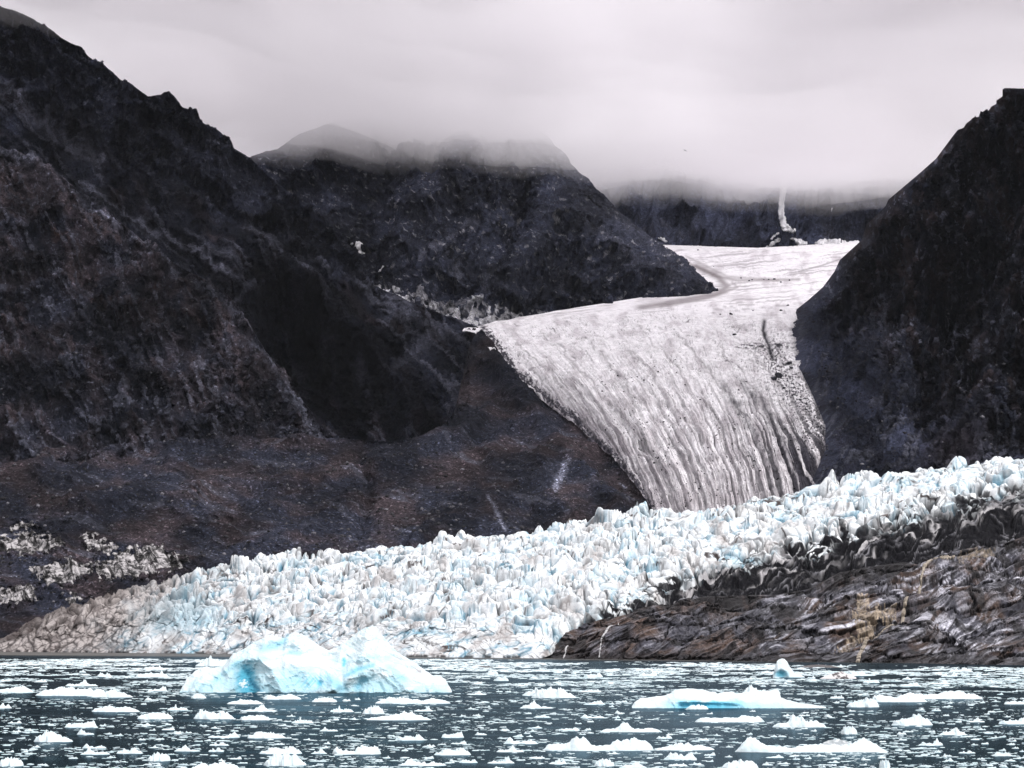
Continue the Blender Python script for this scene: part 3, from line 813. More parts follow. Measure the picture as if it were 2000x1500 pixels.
# ------------------------------------------------------------------ main glacier
def main_glacier():
    def W(x, y): return (x, y, water_D(y))
    front = [W(-80, 1272.5), W(0, 1273), W(300, 1275.5), W(430, 1277), W(600, 1279.5), W(800, 1283), W(1000, 1285), W(1060, 1286), (1100, 1268, 1540), (1200, 1235, 1560), (1300, 1212, 1580), (1450, 1192, 1600),
             (1600, 1168, 1600), (1800, 1128, 1580), (2080, 1075, 1560)]
    cl = [(-80, 1268, 2100), (0, 1252, 2080), (60, 1236, 2060), (120, 1228, 2040), (200, 1212, 2010), (300, 1205, 1960), (430, 1208, 1890), (600, 1215, 1790), (800, 1222, 1640), (1000, 1222, 1560), (1060, 1222, 1550), (1100, 1215, 1560), (1200, 1190, 1590), (1300, 1172, 1620), (1450, 1145, 1650),
          (1600, 1115, 1660), (1800, 1068, 1660), (2080, 1010, 1660)]
    m1 = [(-80, 1266, 2110), (0, 1248, 2090), (120, 1205, 2070), (250, 1170, 2040), (430, 1150, 1990), (600, 1145, 1910), (800, 1135, 1820), (1060, 1115, 1740), (1200, 1095, 1730), (1450, 1055, 1740), (1600, 1025, 1740), (1800, 985, 1740), (2080, 940, 1740)]
    crest = [(-80, 1264, 2120), (0, 1246, 2100), (60, 1222, 2100), (120, 1196, 2095), (250, 1153, 2090), (380, 1124, 2080), (440, 1106, 2070), (560, 1096, 2040), (680, 1085, 2010), (800, 1067, 1980), (900, 1055, 1960), (1050, 1036, 1930), (1200, 1013, 1900), (1280, 1006, 1900), (1340, 1010, 1890), (1400, 998, 1880), (1480, 982, 1870),
             (1600, 954, 1860), (1740, 924, 1850), (1900, 904, 1850), (2080, 884, 1850)]
    nu = 1500
    PX, PY, D = loft([crest, m1, cl, front], nu, [170, 190, 130], 10, left=240, right=330)
    nu = PX.shape[1]
    P = to_world(PX, PY, D)
    nv = PX.shape[0]
    # extend a little under water on the left part
    X, Y, Z = P[..., 0], P[..., 1], P[..., 2]
    hgt = ss(0, 24, Z)                       # thin towards the left tip
    # arc-length like flow coordinates for the blocks
    # s across the picture, t up the slope (metres)
    S = X + 0.15 * Y
    seg = np.sqrt((np.diff(Y, axis=0)) ** 2 + (np.diff(Z, axis=0)) ** 2)
    T = np.vstack([np.zeros((1, nu)), np.cumsum(seg, 0)])
    wx = fbm(S / 26, T / 30, 0, 3, 201) * 11; wy = fbm(S / 26, T / 30, 5, 3, 203) * 11
    f1, f2, r1, r2, cx, cy = worley((S + wx) / 11.5, (T + wy) / 22.0, 205)
    g1, g2, q1, q2, gx, gy = worley((S + wx * .6) / 5.8, (T + wy * .6) / 11.0, 207)
    e1 = f2 - f1; e2 = g2 - g1
    crev = 1 - ss(0.0, 0.24, e1)             # 1 in the crevasse
    crev2 = 1 - ss(0.0, 0.20, e2)
    rough = fbm(X / 9, T / 9, 0, 5, 209)
    o1, o2, w1_, w2_, ox, oy = worley((S + wx * 1.5) / 30.0, (T + wy * 1.5) / 34.0, 206)
    k5, k6 = aniso(PX, PY, 58, 60, 9, 251, warp=2.2)
    crk = ridged(k5, k6, 0, 3, 253)
    crack = ss(1.12, 1.4, crk)
    vary = 0.55 + 0.9 * ss(-0.35, 0.4, fbm(S / 60, T / 45, 0, 3, 255))
    dome = np.clip(1 - (f1 * 1.15) ** 2, -.2, 1); dome2 = np.clip(1 - (g1 * 1.15) ** 2, -.2, 1)
    serac = (r1 - 0.4) * 4.6 + (w1_ - .5) * 3.0 + dome * 5.5 - 3.0 + (cx * (r2 - 0.5) + cy * 0.7) * 4.5 - crev * 3.6 + (q1 - 0.5) * 1.3 + dome2 * 1.5 - crev2 * 1.0 + rough * 0.75
    serac = serac + (ridged(X / 18, T / 18, 0.2, 4, 211) - 1) * 1.5
    serac = serac * vary - crack * 1.2
    peaks = np.maximum(0, q2 - 0.9) * 22 * (1 - g1 * 1.3).clip(0, 1) * (r2 > 0.45)
    serac = serac + peaks
    # zones -----------------------------------------------------------------
    L1 = np.interp(PX, [1040, 1150, 1300, 1450, 1600, 1760, 1850, 1920, 2080], [1262, 1185, 1132, 1082, 1035, 1005, 985, 955, 945])
    L2 = np.interp(PX, [1040, 1150, 1250, 1400, 1500, 1600, 1700, 1850, 2080], [1330, 1255, 1185, 1112, 1098, 1084, 1050, 1000, 950])
    z1 = PY - L1 + fbm(PX / 70, PY / 40, 0, 4, 213) * 46
    z2 = PY - L2 + fbm(PX / 60, PY / 30, 0, 3, 215) * 22
    dirty = ss(-26, 40, z1) * ss(1030, 1160, PX)
    black = ss(-10, 16, z2) * ss(1100, 1210, PX)
    lefty = 1 - ss(190, 420, PX + (PY - 1200) * 0.9 + fbm(PX / 40, PY / 30, 0, 3, 216) * 60)       # dirty beige tip on the left
    calm = np.clip(black * 0.85 + lefty * 0.30 + 0.5 * ss(10, 60, z1) * ss(1030, 1160, PX), 0, 0.9)
    amp = hgt * (1 - calm)
    cliff = ss(0, 1, (np.arange(nv)[:, None] - 340) / 40.0) * (1 - ss(900, 1130, PX))
    # cliff: displacement faces outwards; slope: upwards
    up = serac * amp * (1 - 0.75 * cliff)
    f1c, f2c, rc1, rc2, ccx, ccy = worley((X + wx * .5) / 8, (Z + wy * .35) / 11, 221)
    fr = (ridged(X / 16, Z / 13, 0.4, 5, 217) - 0.9) * 4.5 + (rc1 - .5) * 4 - (1 - ss(0, .16, f2c - f1c)) * 3.2
    outw = fr * cliff * (0.35 + 0.65 * hgt)
    sm = fbm(X / 25, T / 20, 0, 5, 219) * 5
    k1, k2 = aniso(PX, PY, -30, 110, 7, 223, warp=1.6)
    band = ridged(k1, k2, 0, 4, 225)
    up = up + calm * sm * hgt + black * (band - 0.9) * 3.2
    # blue recessed wall on the left, ice-cliff scar
    scar = np.exp(-(((PX - 345) / 85) ** 2 + ((PY - 1205) / 34) ** 2) ** 2)
    P2 = P.copy()
    P2[..., 2] += up
    P2[..., 1] -= outw - scar * 7
    P2[..., 0] += (rough * 1.2 + ccx * 0.8 * cliff) * amp
    # colours ----------------------------------------------------------------
    WHITE = np.array([0.70, 0.73, 0.745]); PB = np.array([0.36, 0.53, 0.61]); DB = np.array([0.06, 0.22, 0.32])
    BG = np.array([0.30, 0.275, 0.265]); BR = np.array([0.085, 0.070, 0.067]); BLK = np.array([0.006, 0.006, 0.008])
    patch = fbm(PX / 90, PY / 60, 0, 4, 227)
    bl = ss(-0.25, 0.4, fbm(X / 20, T / 16, 2, 4, 229))
    c = mixc(WHITE, PB, bl * 0.45 * ss(-0.3, 0.2, patch + 0.08) + 0.5 * crev2 * bl)
    c = mixc(c, DB, (crev * 0.8 * bl + ss(0.3, 0.6, fbm(X / 6, T / 14, 0, 3, 231)) * 0.45) * (1 - dirty * .5))
    vein = ridged((X + wx) / 11, (T + wy) / 15, 0.7, 4, 233)
    c = mixc(c, BR * 0.8, ss(1.12, 1.5, vein) * (0.50 + 0.6 * ss(-0.1, 0.3, fbm(PX / 100, PY / 50, 7, 3, 235))))
    c = mixc(c, BR * 0.5, np.maximum(crev, crev2 * .7) * ss(-.05, .3, fbm(PX / 50, PY / 30, 3, 3, 238)) * 0.8)
    c = mixc(c, mixc(BR * .4 * np.ones(P.shape), DB, bl), crack * 0.75)
    c = mixc(c, BG * 1.25, ss(0.0, 0.5, fbm(PX / 60, PY / 34, 3, 4, 237) - 0.10) * 0.65 * ss(1075, 1160, PY + 0.1 * PX - 30))
    c = mixc(c, PB * 0.9, scar * 0.7)
    # beige tip
    lv = ridged(PX / 24, PY / 18, 0.3, 5, 239)
    tipc = mixc(BG * 1.25, BR, ss(1.05, 1.5, lv) * 0.9 + ss(-0.1, 0.4, fbm(PX / 40, PY / 24, 0, 4, 241, .6)) * 0.7)
    tipc = mixc(tipc, BR * .35, np.maximum(crev, crev2 * .8) * .9)
    tipc = mixc(tipc, BR * 0.7, ss(0, 14, 1262 - PY + 0 * PX) * (1 - ss(0, 26, PY - np.interp(PX, [0, 120, 250, 380], [1246, 1196, 1150, 1120]))) * 0.75)
    c = mixc(c, tipc, lefty)
    # black debris on the right
    dn = fbm((X + wx) / 9, (T + wy) / 7, 0, 4, 243) + 0.3 * (vein - 1)
    c = mixc(c, BLK, ss(0.12, 0.32, dn + 0.42 * dirty - 0.30 * (1 - dirty)) * dirty)
    c = mixc(c, BLK * 1.2, dirty * np.maximum(crev, crev2 * .8))
    bb = ss(-0.05, 0.3, fbm(k1 * 1.4, k2 * 1.2, 0, 4, 245))
    blkc = mixc(BLK, np.array([0.22, 0.22, 0.24]), ss(1.15, 1.6, band) * bb)
    blkc = mixc(blkc, np.array([0.45, 0.44, 0.45]), ss(0.15, 0.55, fbm(k1 * 2.2, k2 * .8, 0, 4, 247) + 0.25 * fbm(PX / 40, PY / 25, 0, 2, 5)) * (1 - ss(10, 60, z2)))
    c = mixc(c, blkc, black)
    c = mixc(c, BLK, (1 - ss(0.6, 2.2, P2[..., 2])) * ss(-0.1, 0.3, fbm(X / 23 + Y / 31, Z * 0 + X / 5, 0, 4, 249)) * 0.9)
    o = sheet('glacier', PX, PY, P2, M_GLAC, c, back=(0, 260, -40), smooth=False)
    return tag(o, 'white and blue crevassed tidewater glacier, black with debris on its right flank', 'glacier', 'structure')


# ------------------------------------------------------------------ bedrock shore on the right
def shore_rock():
    def W(x, y): return (x, y + 3, water_D(y))
    top = [(1040, 1290, 1560), (1066, 1280, 1530), (1085, 1262, 1530), (1110, 1244, 1535), (1140, 1222, 1540), (1170, 1210, 1540), (1240, 1198, 1540), (1300, 1184, 1545), (1370, 1166, 1550), (1450, 1162, 1550), (1520, 1162, 1540), (1580, 1150, 1530), (1640, 1118, 1530), (1700, 1106, 1520), (1770, 1098, 1510), (1800, 1104, 1500),
           (1840, 1092, 1490), (1900, 1078, 1480), (1950, 1064, 1470), (2000, 1048, 1460), (2080, 1026, 1450)]
    m1 = [(1040, 1292, 1540), (1085, 1275, 1505), (1170, 1243, 1490), (1300, 1222, 1470), (1450, 1210, 1450), (1600, 1198, 1420), (1750, 1172, 1390), (1900, 1150, 1360), (2080, 1125, 1330)]
    m2 = [(1040, 1294, 1530), (1085, 1280, 1495), (1170, 1262, 1460), (1300, 1252, 1430), (1450, 1248, 1390), (1600, 1240, 1350), (1750, 1226, 1310), (1900, 1215, 1270), (2080, 1200, 1230)]
    fr = [(1040, 1296, 1520), W(1085, 1286.5), W(1170, 1287.5), W(1300, 1288.5), W(1450, 1290.5), W(1600, 1292.5), W(1750, 1294.5), W(1880, 1297), W(2080, 1300.5)]
    PX, PY, D = loft([top, m1, m2, fr], 950, [100, 100, 100], 6, right=330)
    P = to_world(PX, PY, D); n = relief(normals(P))
    X, Z = P[..., 0], P[..., 2]
    wx = fbm(PX / 120, PY / 60, 0, 3, 301) * 60
    Yw = P[..., 1]
    # rounded ice-worn humps, one behind the other
    hx = X + fbm(X / 40, Yw / 60, 0, 3, 302) * 16
    h1 = np.abs(perlin(hx / 52, Yw / 62, 0.4, 303)); h2 = np.abs(perlin(hx / 23, Yw / 30, 3.4, 304))
    hump = np.sqrt(h1 + 0.02) * 18 + np.sqrt(h2 + .02) * 6.5 - 9.0 - 3.0 * ss(1150, 1500, PX)
    lift = ss(0, 14, Z) * ss(0, 20, np.arange(PX.shape[0]))[:, None]
    fine = fbm(X / 6, Yw / 9, Z / 4, 5, 309, .62)
    Zs = Z + hump * lift
    # bedding planes dipping to the right, gently folded
    bed = Zs * 0.86 - X * 0.42 + 9 * perlin(X / 45, Yw / 120, Z / 40, 306) + 2.5 * perlin(X / 12, Yw / 40, Z / 12, 307)
    fol = ridged(bed / 2.6, X / 60, Yw / 60, 4, 308, 0.6)
    k1, k2 = X / 9, bed / 0.9
    b1_, b2_, b3_, b4_, b5_, b6_ = worley(X / 26 + fine * .2, (Zs * 2.2 + Yw * .25) / 20 + fine * .2, 325)
    blk_ = 1 - ss(0, 0.12, b2_ - b1_)
    d = (fol - 1) * 1.1 + fine * 1.0 + (b3_ - .5) * 2.6 + b5_ * (b4_ - .5) * 4 - blk_ * 1.8
    tt = ss(0, 12, np.arange(PX.shape[0]))[:, None] * ss(0, 40, 340 - np.arange(PX.shape[0]))[:, None]
    P2 = P + n * (d * (0.2 + 0.8 * ss(0, 12, np.arange(PX.shape[0]))[:, None]))[..., None]
    P2[..., 2] += hump * lift
    SL = np.array([0.040, 0.040, 0.050]); LT = np.array([0.30, 0.30, 0.335]); BRN = np.array([0.050, 0.034, 0.028]); BK = np.array([0.012, 0.011, 0.012])
    c = mixc(SL, BRN, ss(-0.2, 0.35, fbm(PX / 80, PY / 40, 0, 4, 313) + 0.25 * (1 - ss(1250, 1500, PX))))
    c = mixc(c, LT, ss(-0.1, 0.3, fbm(k1 * .5, k2 * .5, 0, 5, 315, .65)) * (0.35 + 0.65 * ss(1380, 1600, PX)) * (0.4 + 0.6 * ss(-.2, .3, fbm(PX / 60, PY / 40, 5, 3, 316))))
    c = mixc(c, BK, np.maximum(ss(1.1, 1.5, fol) * 0.85, blk_ * .8))
    c = c * (0.75 + 0.8 * b3_)[..., None]
    c = mixc(c, BK, ss(0.12, 0.42, fbm((PX + wx) / 40, PY / 22, 0, 4, 317)) * 0.85)
    c = mixc(c, BK, (1 - ss(-2, 22, PY - np.interp(PX, [1100, 1240, 1400, 1560, 1650, 1800, 2080], [1215, 1200, 1172, 1150, 1118, 1098, 1030]) + fbm(PX / 30, PY / 20, 0, 3, 319) * 22)))
    c = mixc(c, BK, (1 - ss(1.5, 6, P2[..., 2])) * 0.8)
    # tan and ochre mineral patches
    def pat(poly, colr, am=1.0, s=7, k=1.0):
        q = np.where(inpoly(PX + fbm(PX / s, PY / s, 0, 3, 6) * 8, PY + fbm(PX / s, PY / s, 4, 3, 7) * 6, poly), 1.0, 0.0)
        nonlocal c
        c = mixc(c, colr, q * am * (0.8 + 1.1 * fbm(PX / 5, PY / 3.5, 0, 3, 321)))
    tan = np.array([0.27, 0.22, 0.165])
    pat([(1675, 1165), (1695, 1158), (1700, 1172), (1690, 1190), (1672, 1188)], tan, .8)
    pat([(1664, 1194), (1690, 1186), (1712, 1176), (1738, 1172), (1754, 1192), (1740, 1216), (1714, 1218), (1704, 1238), (1678, 1246), (1666, 1224), (1672, 1208)], tan, .9)
    pat([(1655, 1250), (1675, 1243), (1672, 1262), (1650, 1272), (1630, 1268)], tan, .6)
    pat([(1870, 1100), (1915, 1082), (1945, 1075), (1950, 1080), (1900, 1098), (1878, 1110)], np.array([0.22, 0.18, 0.135]), .6)
    o = sheet('rocky_shore', PX, PY, P2, M_SHORE, c, back=(0, 60, -60))
    return tag(o, 'wet ice-polished bedrock hump on the right between the black ice and the water', 'rock', 'structure')


# ------------------------------------------------------------------ draped features (snow, streams)
def drape(hosts, poly, name, mat, off=1.0, jitter=0.0, seed=0, col=None):
    P, _, px, py = HOST[hosts]
    if hosts != 'rocky_shore': px, py = to_pix(P)
    sc_, oc_ = (16.0, 2) if jitter > 5 else (5.0, 3)
    jx = fbm(px / sc_, py / sc_, 0, oc_, seed + 3) * jitter; jy = fbm(px / sc_, py / (sc_ * .6), 6, oc_, seed + 4) * jitter * .7
    q = inpoly(px + jx, py + jy, poly)
    nv, nu = q.shape
    fm = q[:-1, :-1] & q[1:, :-1] & q[1:, 1:] & q[:-1, 1:]
    ii, jj = np.nonzero(fm)
    if len(ii) == 0:
        print('EMPTY drape', name, poly[0]); return None
    # keep only the largest connected piece
    lab = np.where(fm, np.arange(fm.size).reshape(fm.shape) + 1, 0)
    r0, r1, c0_, c1_ = ii.min(), ii.max() + 1, jj.min(), jj.max() + 1
    sub = lab[r0:r1, c0_:c1_]; on = sub > 0
    for _ in range(900):
        m_ = np.pad(sub, 1)
        nw = np.maximum.reduce([m_[1:-1, 1:-1], m_[:-2, 1:-1], m_[2:, 1:-1], m_[1:-1, :-2], m_[1:-1, 2:]]) * on
        if (nw == sub).all(): break
        sub = nw
    ids, ct = np.unique(sub[on], return_counts=True)
    kp = np.zeros_like(fm); kp[r0:r1, c0_:c1_] = sub == ids[ct.argmax()]
    ii, jj = np.nonzero(kp)
    nrm = normals(P)
    idx = np.arange(nv * nu).reshape(nv, nu)
    F0 = np.stack([idx[ii, jj], idx[ii + 1, jj], idx[ii + 1, jj + 1], idx[ii, jj + 1]], -1)
    used, inv = np.unique(F0, return_inverse=True)
    inv = inv.reshape(F0.shape)
    Pf = P.reshape(-1, 3)[used]; Nf = nrm.reshape(-1, 3)[used]
    # edge vertices stay low, inner ones stand proud
    cnt = np.bincount(inv.ravel(), minlength=len(used))
    h = np.where(cnt >= 4, off, off * 0.45)
    top = Pf + Nf * h[:, None]
    bot = Pf - Nf * off * 0.3
    V = np.concatenate([top, bot]); k = len(used)
    ed = {}
    for f in inv:
        for a, b in ((f[0], f[1]), (f[1], f[2]), (f[2], f[3]), (f[3], f[0])):
            if (b, a) in ed: del ed[(b, a)]
            else: ed[(a, b)] = 1
    sk = np.array([(b, a, a + k, b + k) for a, b in ed])
    Fa = np.concatenate([inv, sk, inv[:, ::-1] + k])
    c0 = V.mean(0)
    o = add_mesh(name, V - c0, Fa, mat, None if col is None else np.tile(col, (len(V), 1)))
    o.location = c0
    return o


def ribbon_poly(line, w0, w1=None):
    w1 = w0 if w1 is None else w1
    L, R = [], []
    n = len(line)
    for i, (x, y) in enumerate(line):
        a = line[max(i - 1, 0)]; b = line[min(i + 1, n - 1)]
        dx, dy = b[0] - a[0], b[1] - a[1]; l = math.hypot(dx, dy) + 1e-9
        w_ = (w0 + (w1 - w0) * i / (n - 1)) / 2
        L.append((x - dy / l * w_, y + dx / l * w_)); R.append((x + dy / l * w_, y - dx / l * w_))
    return L + R[::-1]


# ------------------------------------------------------------------ build terrain
def host(o, fn_name):
    HOST[fn_name] = HOST.pop(o if isinstance(o, str) else o.name.split('.')[0])


left_ridge(); HOST['ridge'] = HOST['mountain']
left_spur(); HOST['spur'] = HOST['mountain']
middle_mountain(); HOST['middle'] = HOST['mountain']
far_mountain(); HOST['far'] = HOST['mountain']
right_mountain(); HOST['right'] = HOST['mountain']
moraine(); valley_glacier(); main_glacier(); shore_rock()

DIRTY_ICE = [
    ([(-70, 1060), (20, 1045), (70, 1040), (120, 1048), (118, 1075), (60, 1084), (0, 1082), (-70, 1085)], 'long streaked ice exposure at the left edge, upper one on the moraine foot'),
    ([(15, 1018), (75, 1020), (78, 1034), (30, 1036)], 'smallest and highest pale ice exposure on the moraine foot'),
    ([(165, 1045), (185, 1040), (200, 1058), (235, 1052), (232, 1078), (190, 1084), (170, 1074)], 'jagged pale ice exposure above the large slanting one'),
    ([(240, 1078), (265, 1062), (310, 1060), (335, 1078), (372, 1092), (365, 1106), (310, 1118), (250, 1130), (195, 1136), (182, 1105), (205, 1088)], 'large slanting striped ice exposure next to the glacier edge'),
    ([(62, 1112), (90, 1098), (150, 1092), (178, 1100), (180, 1120), (150, 1136), (110, 1146), (75, 1138)], 'broad mottled ice exposure in the middle of the moraine foot'),
    ([(-70, 1145), (0, 1146), (50, 1144), (80, 1152), (70, 1170), (30, 1182), (-70, 1186)], 'smooth pale ice exposure at the left edge, lowest of them'),
    ([(110, 1166), (160, 1160), (178, 1162), (150, 1182), (120, 1182)], 'small dull ice exposure just above the glacier tip')]


def dirty_ice():
    m, t, b = mat_new('debris_striped_ice')
    o = geo(t)
    mr_ = N(t, 'ShaderNodeMapping'); mr_.inputs['Rotation'].default_value = (0, math.radians(-58), 0); t.links.new(o, mr_.inputs[0])
    mp_ = N(t, 'ShaderNodeMapping'); mp_.inputs['Scale'].default_value = (0.035, 0.02, 0.20)
    t.links.new(mr_.outputs[0], mp_.inputs[0])
    n1 = noise(t, 1.0, 6, 0.7, mp_.outputs[0], 0.6)
    n2 = noise(t, 0.12, 5, 0.65, o)
    rg = N(t, 'ShaderNodeRGB'); rg.outputs[0].default_value = (0.40, 0.385, 0.39, 1)
    f = mul(t, ramp(t, n1, 0.44, 0.54, 0.06, 1.0), ramp(t, n2, 0.42, 0.54, 0.10, 1.05))
    t.links.new(scalec(t, rg.outputs[0], f), b.inputs['Base Color'])
    b.inputs['Roughness'].default_value = 0.7; b.inputs['Specular IOR Level'].default_value = 0.05
    bp = N(t, 'ShaderNodeBump'); bp.inputs['Distance'].default_value = 0.6; t.links.new(n1, bp.inputs['Height']); t.links.new(bp.outputs[0], b.inputs['Normal'])
    for k, (poly, lab) in enumerate(DIRTY_ICE):
        o = drape('moraine_slope', poly, 'dirty_ice', m, 0.7, 26, 30 + k)
        if o: tag(o, lab, 'dirty ice', None, 'dirty ice exposed on the moraine foot')


dirty_ice()

SNOWS = [
    ('far', [(1532, 330), (1541, 326), (1539, 350), (1538, 365), (1534, 385), (1532, 405), (1534, 425), (1537, 438), (1545, 445), (1556, 450), (1550, 457), (1538, 453), (1528, 452), (1522, 432), (1519, 412), (1520, 395), (1523, 365), (1527, 350)],
     'long narrow snow gully hanging down the distant mountain wall', 2.5, 1.5),
    ('far', [(1490, 486), (1502, 476), (1520, 464), (1527, 462), (1524, 470), (1510, 480), (1500, 487)], 'thin snow streak left of the dark cone at the foot of the snow gully', 2, 3),
    ('far', [(1504, 468), (1512, 458), (1523, 453), (1519, 459), (1508, 468)], 'small snow sliver on the upper left of the dark cone', 2, 2),
    ('far', [(1535, 464), (1552, 465), (1570, 470), (1580, 476), (1565, 482), (1556, 480), (1552, 472), (1538, 469)], 'curved snow patch right of the dark cone at the head of the glacier', 2, 3),
    ('far', [(1592, 476), (1605, 468), (1625, 467), (1640, 468), (1655, 473), (1680, 471), (1678, 480), (1640, 484), (1600, 484)], 'broad white snowfield at the glacier head, beside the right mountain', 3, 3),
    ('far', [(1621, 412), (1624, 405), (1628, 402), (1627, 408), (1623, 414)], 'tiny snow fleck high on the far wall, right of the long gully', 2, 0),
    ('far', [(1278, 463), (1295, 464), (1300, 468), (1310, 474), (1300, 474), (1290, 469)], 'small snow streak where the middle mountain meets the far wall', 2, 2),
    ('far', [(1326, 485), (1345, 482), (1370, 480), (1400, 484), (1440, 485), (1480, 487), (1480, 490), (1430, 490), (1380, 489), (1330, 489)], 'thin ragged snow line along the foot of the far wall', 2, 4),
    ('middle', [(693, 473), (705, 470), (706, 484), (709, 496), (716, 502), (704, 502), (694, 492)], 'bright curved snow patch beside the left ridge, largest on the middle mountain', 5, 1),
    ('middle', [(685, 474), (691, 472), (692, 478), (687, 479)], 'tiny snow spot just left of the bright curved patch', 3, 0),
    ('middle', [(845, 503), (849, 497), (851, 503), (847, 512), (841, 513)], 'small snow fleck low in the centre of the middle mountain', 3, 1),
    ('middle', [(732, 534), (742, 524), (752, 516), (757, 516), (748, 526), (738, 536)], 'short pale snow streak above the side valley floor', 2, 3),
]
for hname, poly, lab, off, jit in SNOWS:
    o = drape(hname, poly, 'snow_patch', M_SNOW, off, jit, 5)
    if o: tag(o, lab, 'snow patch', None, 'snow patches on the mountains')

# streams running down the bedrock
m, t, b = mat_new('silty_stream')
b.inputs['Base Color'].default_value = (0.20, 0.175, 0.14, 1); b.inputs['Roughness'].default_value = 0.5
nzz = noise(t, 0.8, 5, 0.7, geo(t))
rg = N(t, 'ShaderNodeRGB'); rg.outputs[0].default_value = (0.25, 0.215, 0.17, 1)
t.links.new(scalec(t, rg.outputs[0], ramp(t, nzz, 0.3, 0.7, 0.45, 1.5)), b.inputs['Base Color'])
M_STREAM = m
m, t, b = mat_new('white_water')
b.inputs['Base Color'].default_value = (0.45, 0.45, 0.46, 1); b.inputs['Roughness'].default_value = 0.4
M_WHITEW = m
STREAMS = [
    ([(1866, 1103), (1845, 1112), (1820, 1120), (1805, 1130), (1799, 1142), (1793, 1152), (1783, 1168), (1774, 1180), (1766, 1192), (1757, 1206), (1753, 1216), (1738, 1226), (1715, 1238), (1695, 1252), (1686, 1268), (1678, 1282), (1675, 1296)], 3.5, 9, M_STREAM, 'wide brown silty stream running down the bedrock past the tan patch'),
    ([(1770, 1182), (1755, 1176), (1742, 1168), (1735, 1163)], 2.0, 1.2, M_STREAM, 'short thin brown rivulet joining the silty stream from the left'),
    ([(1225, 1210), (1212, 1222), (1204, 1236), (1190, 1250), (1175, 1262), (1170, 1284)], 2.2, 3.2, M_WHITEW, 'thin white rivulet near the left end of the bedrock'),
    ([(1112, 1258), (1106, 1268), (1100, 1284)], 2.2, 3.0, M_WHITEW, 'faint white trickle where the bedrock meets the ice front'),
    ([(1532, 1232), (1522, 1244), (1512, 1256), (1508, 1272)], 1.6, 2.0, M_STREAM, 'thin pale trickle behind the small pointed iceberg'),
]
for ln, w0, w1, mt, lab in STREAMS:
    o = drape('rocky_shore', ribbon_poly(ln, w0, w1), 'stream', mt, 0.5, 1.0, 9)
    if o: tag(o, lab, 'stream', None, 'streams on the bedrock')
o = drape('glacier', ribbon_poly([(1442, 1095), (1440, 1108), (1443, 1118), (1438, 1130)], 3, 3), 'stream', M_WHITEW, 0.6, 1.0, 9)
if o: tag(o, 'small white waterfall on the black ice above the bedrock', 'waterfall')


# ------------------------------------------------------------------ boulders
def ico(sub=1):
    import bmesh
    bm = bmesh.new(); bmesh.ops.create_icosphere(bm, subdivisions=sub, radius=1.0)
    V = np.array([v.co[:] for v in bm.verts]); Fc = np.array([[v.index for v in f.verts] for f in bm.faces])
    bm.free(); return V, Fc


IV1, IF1 = ico(1)
IV2, IF2 = ico(3)


def rock_mesh(seed, sub=2):
    V, Fc = (IV2, IF2) if sub == 2 else (IV1, IF1)
    r = 1 + 0.35 * fbm(V[:, 0] * 1.1, V[:, 1] * 1.1, V[:, 2] * 1.1 + seed * 3.1, 4, seed)
    V = V * r[:, None]
    rs = np.random.RandomState(seed)
    for _ in range(7):
        d = rs.normal(size=3); d /= np.linalg.norm(d)
        k = V @ d - rs.uniform(0.55, 0.8)
        V = V - np.maximum(k, 0)[:, None] * d
    V[:, 2] *= 0.75
    return V, Fc


def place_on(hname, px, py):
    P, _ = HOST[hname][:2]
    a, b_ = to_pix(P)
    i = np.argmin((a - px) ** 2 + (b_ - py) ** 2)
    return P.reshape(-1, 3)[i]


BP = []
for s in range(5):
    V, Fc = rock_mesh(s + 3)
    BP.append(add_mesh('boulder', V, Fc, M_BOULDER, np.tile([0.03, 0.03, 0.036], (len(V), 1)), link=False).data)
ORD = ['first', 'second', 'third', 'fourth', 'fifth', 'sixth', 'seventh', 'eighth', 'ninth', 'tenth', 'eleventh', 'twelfth', 'thirteenth', 'fourteenth']


def boulders(hname, pts, where, group):
    pts = sorted(pts)
    for k, (px, py, w_) in enumerate(pts):
        p = place_on(hname, px, py)
        r = w_ / 2 * p[1] / F
        o = bpy.data.objects.new('boulder', BP[k % 5])
        o.location = p + np.array([0, 0, r * 0.3]); o.scale = (r, r * 0.9, r * 0.8); o.rotation_euler = (0, 0, k * 1.7)
        COL.objects.link(o)
        if k == 0: lab = 'leftmost dark boulder ' + where
        elif k == len(pts) - 1: lab = 'rightmost dark boulder ' + where
        else: lab = 'dark boulder, %s from the left of those %s' % (ORD[k], where)
        tag(o, lab, 'boulder', None, group)


boulders('valley_glacier', [(1447, 544, 4), (1463, 549, 5), (1469, 547, 4), (1501, 546, 4), (1513, 546, 7), (1525, 552, 5), (1542, 548, 5), (1492, 546, 3), (1394, 521, 3), (1363, 489, 5)],
         'on the glacier bend beside the middle mountain', 'boulders on the glacier bend')
boulders('valley_glacier', [(1407, 614, 5), (1427, 614, 9), (1471, 607, 4), (1526, 606, 7), (1539, 596, 6), (1434, 655, 9), (1475, 645, 3)],
         'above the lip of the valley glacier', 'boulders above the glacier lip')
boulders('valley_glacier', [(1176, 747, 5), (1176, 765, 5), (1138, 752, 4), (1512, 741, 16), (1521, 738, 20), (1540, 712, 14), (1546, 720, 9), (1532, 758, 7), (1549, 773, 9), (1562, 782, 7), (1573, 800, 6)],
         'lying on the striped icefall', 'boulders on the icefall')

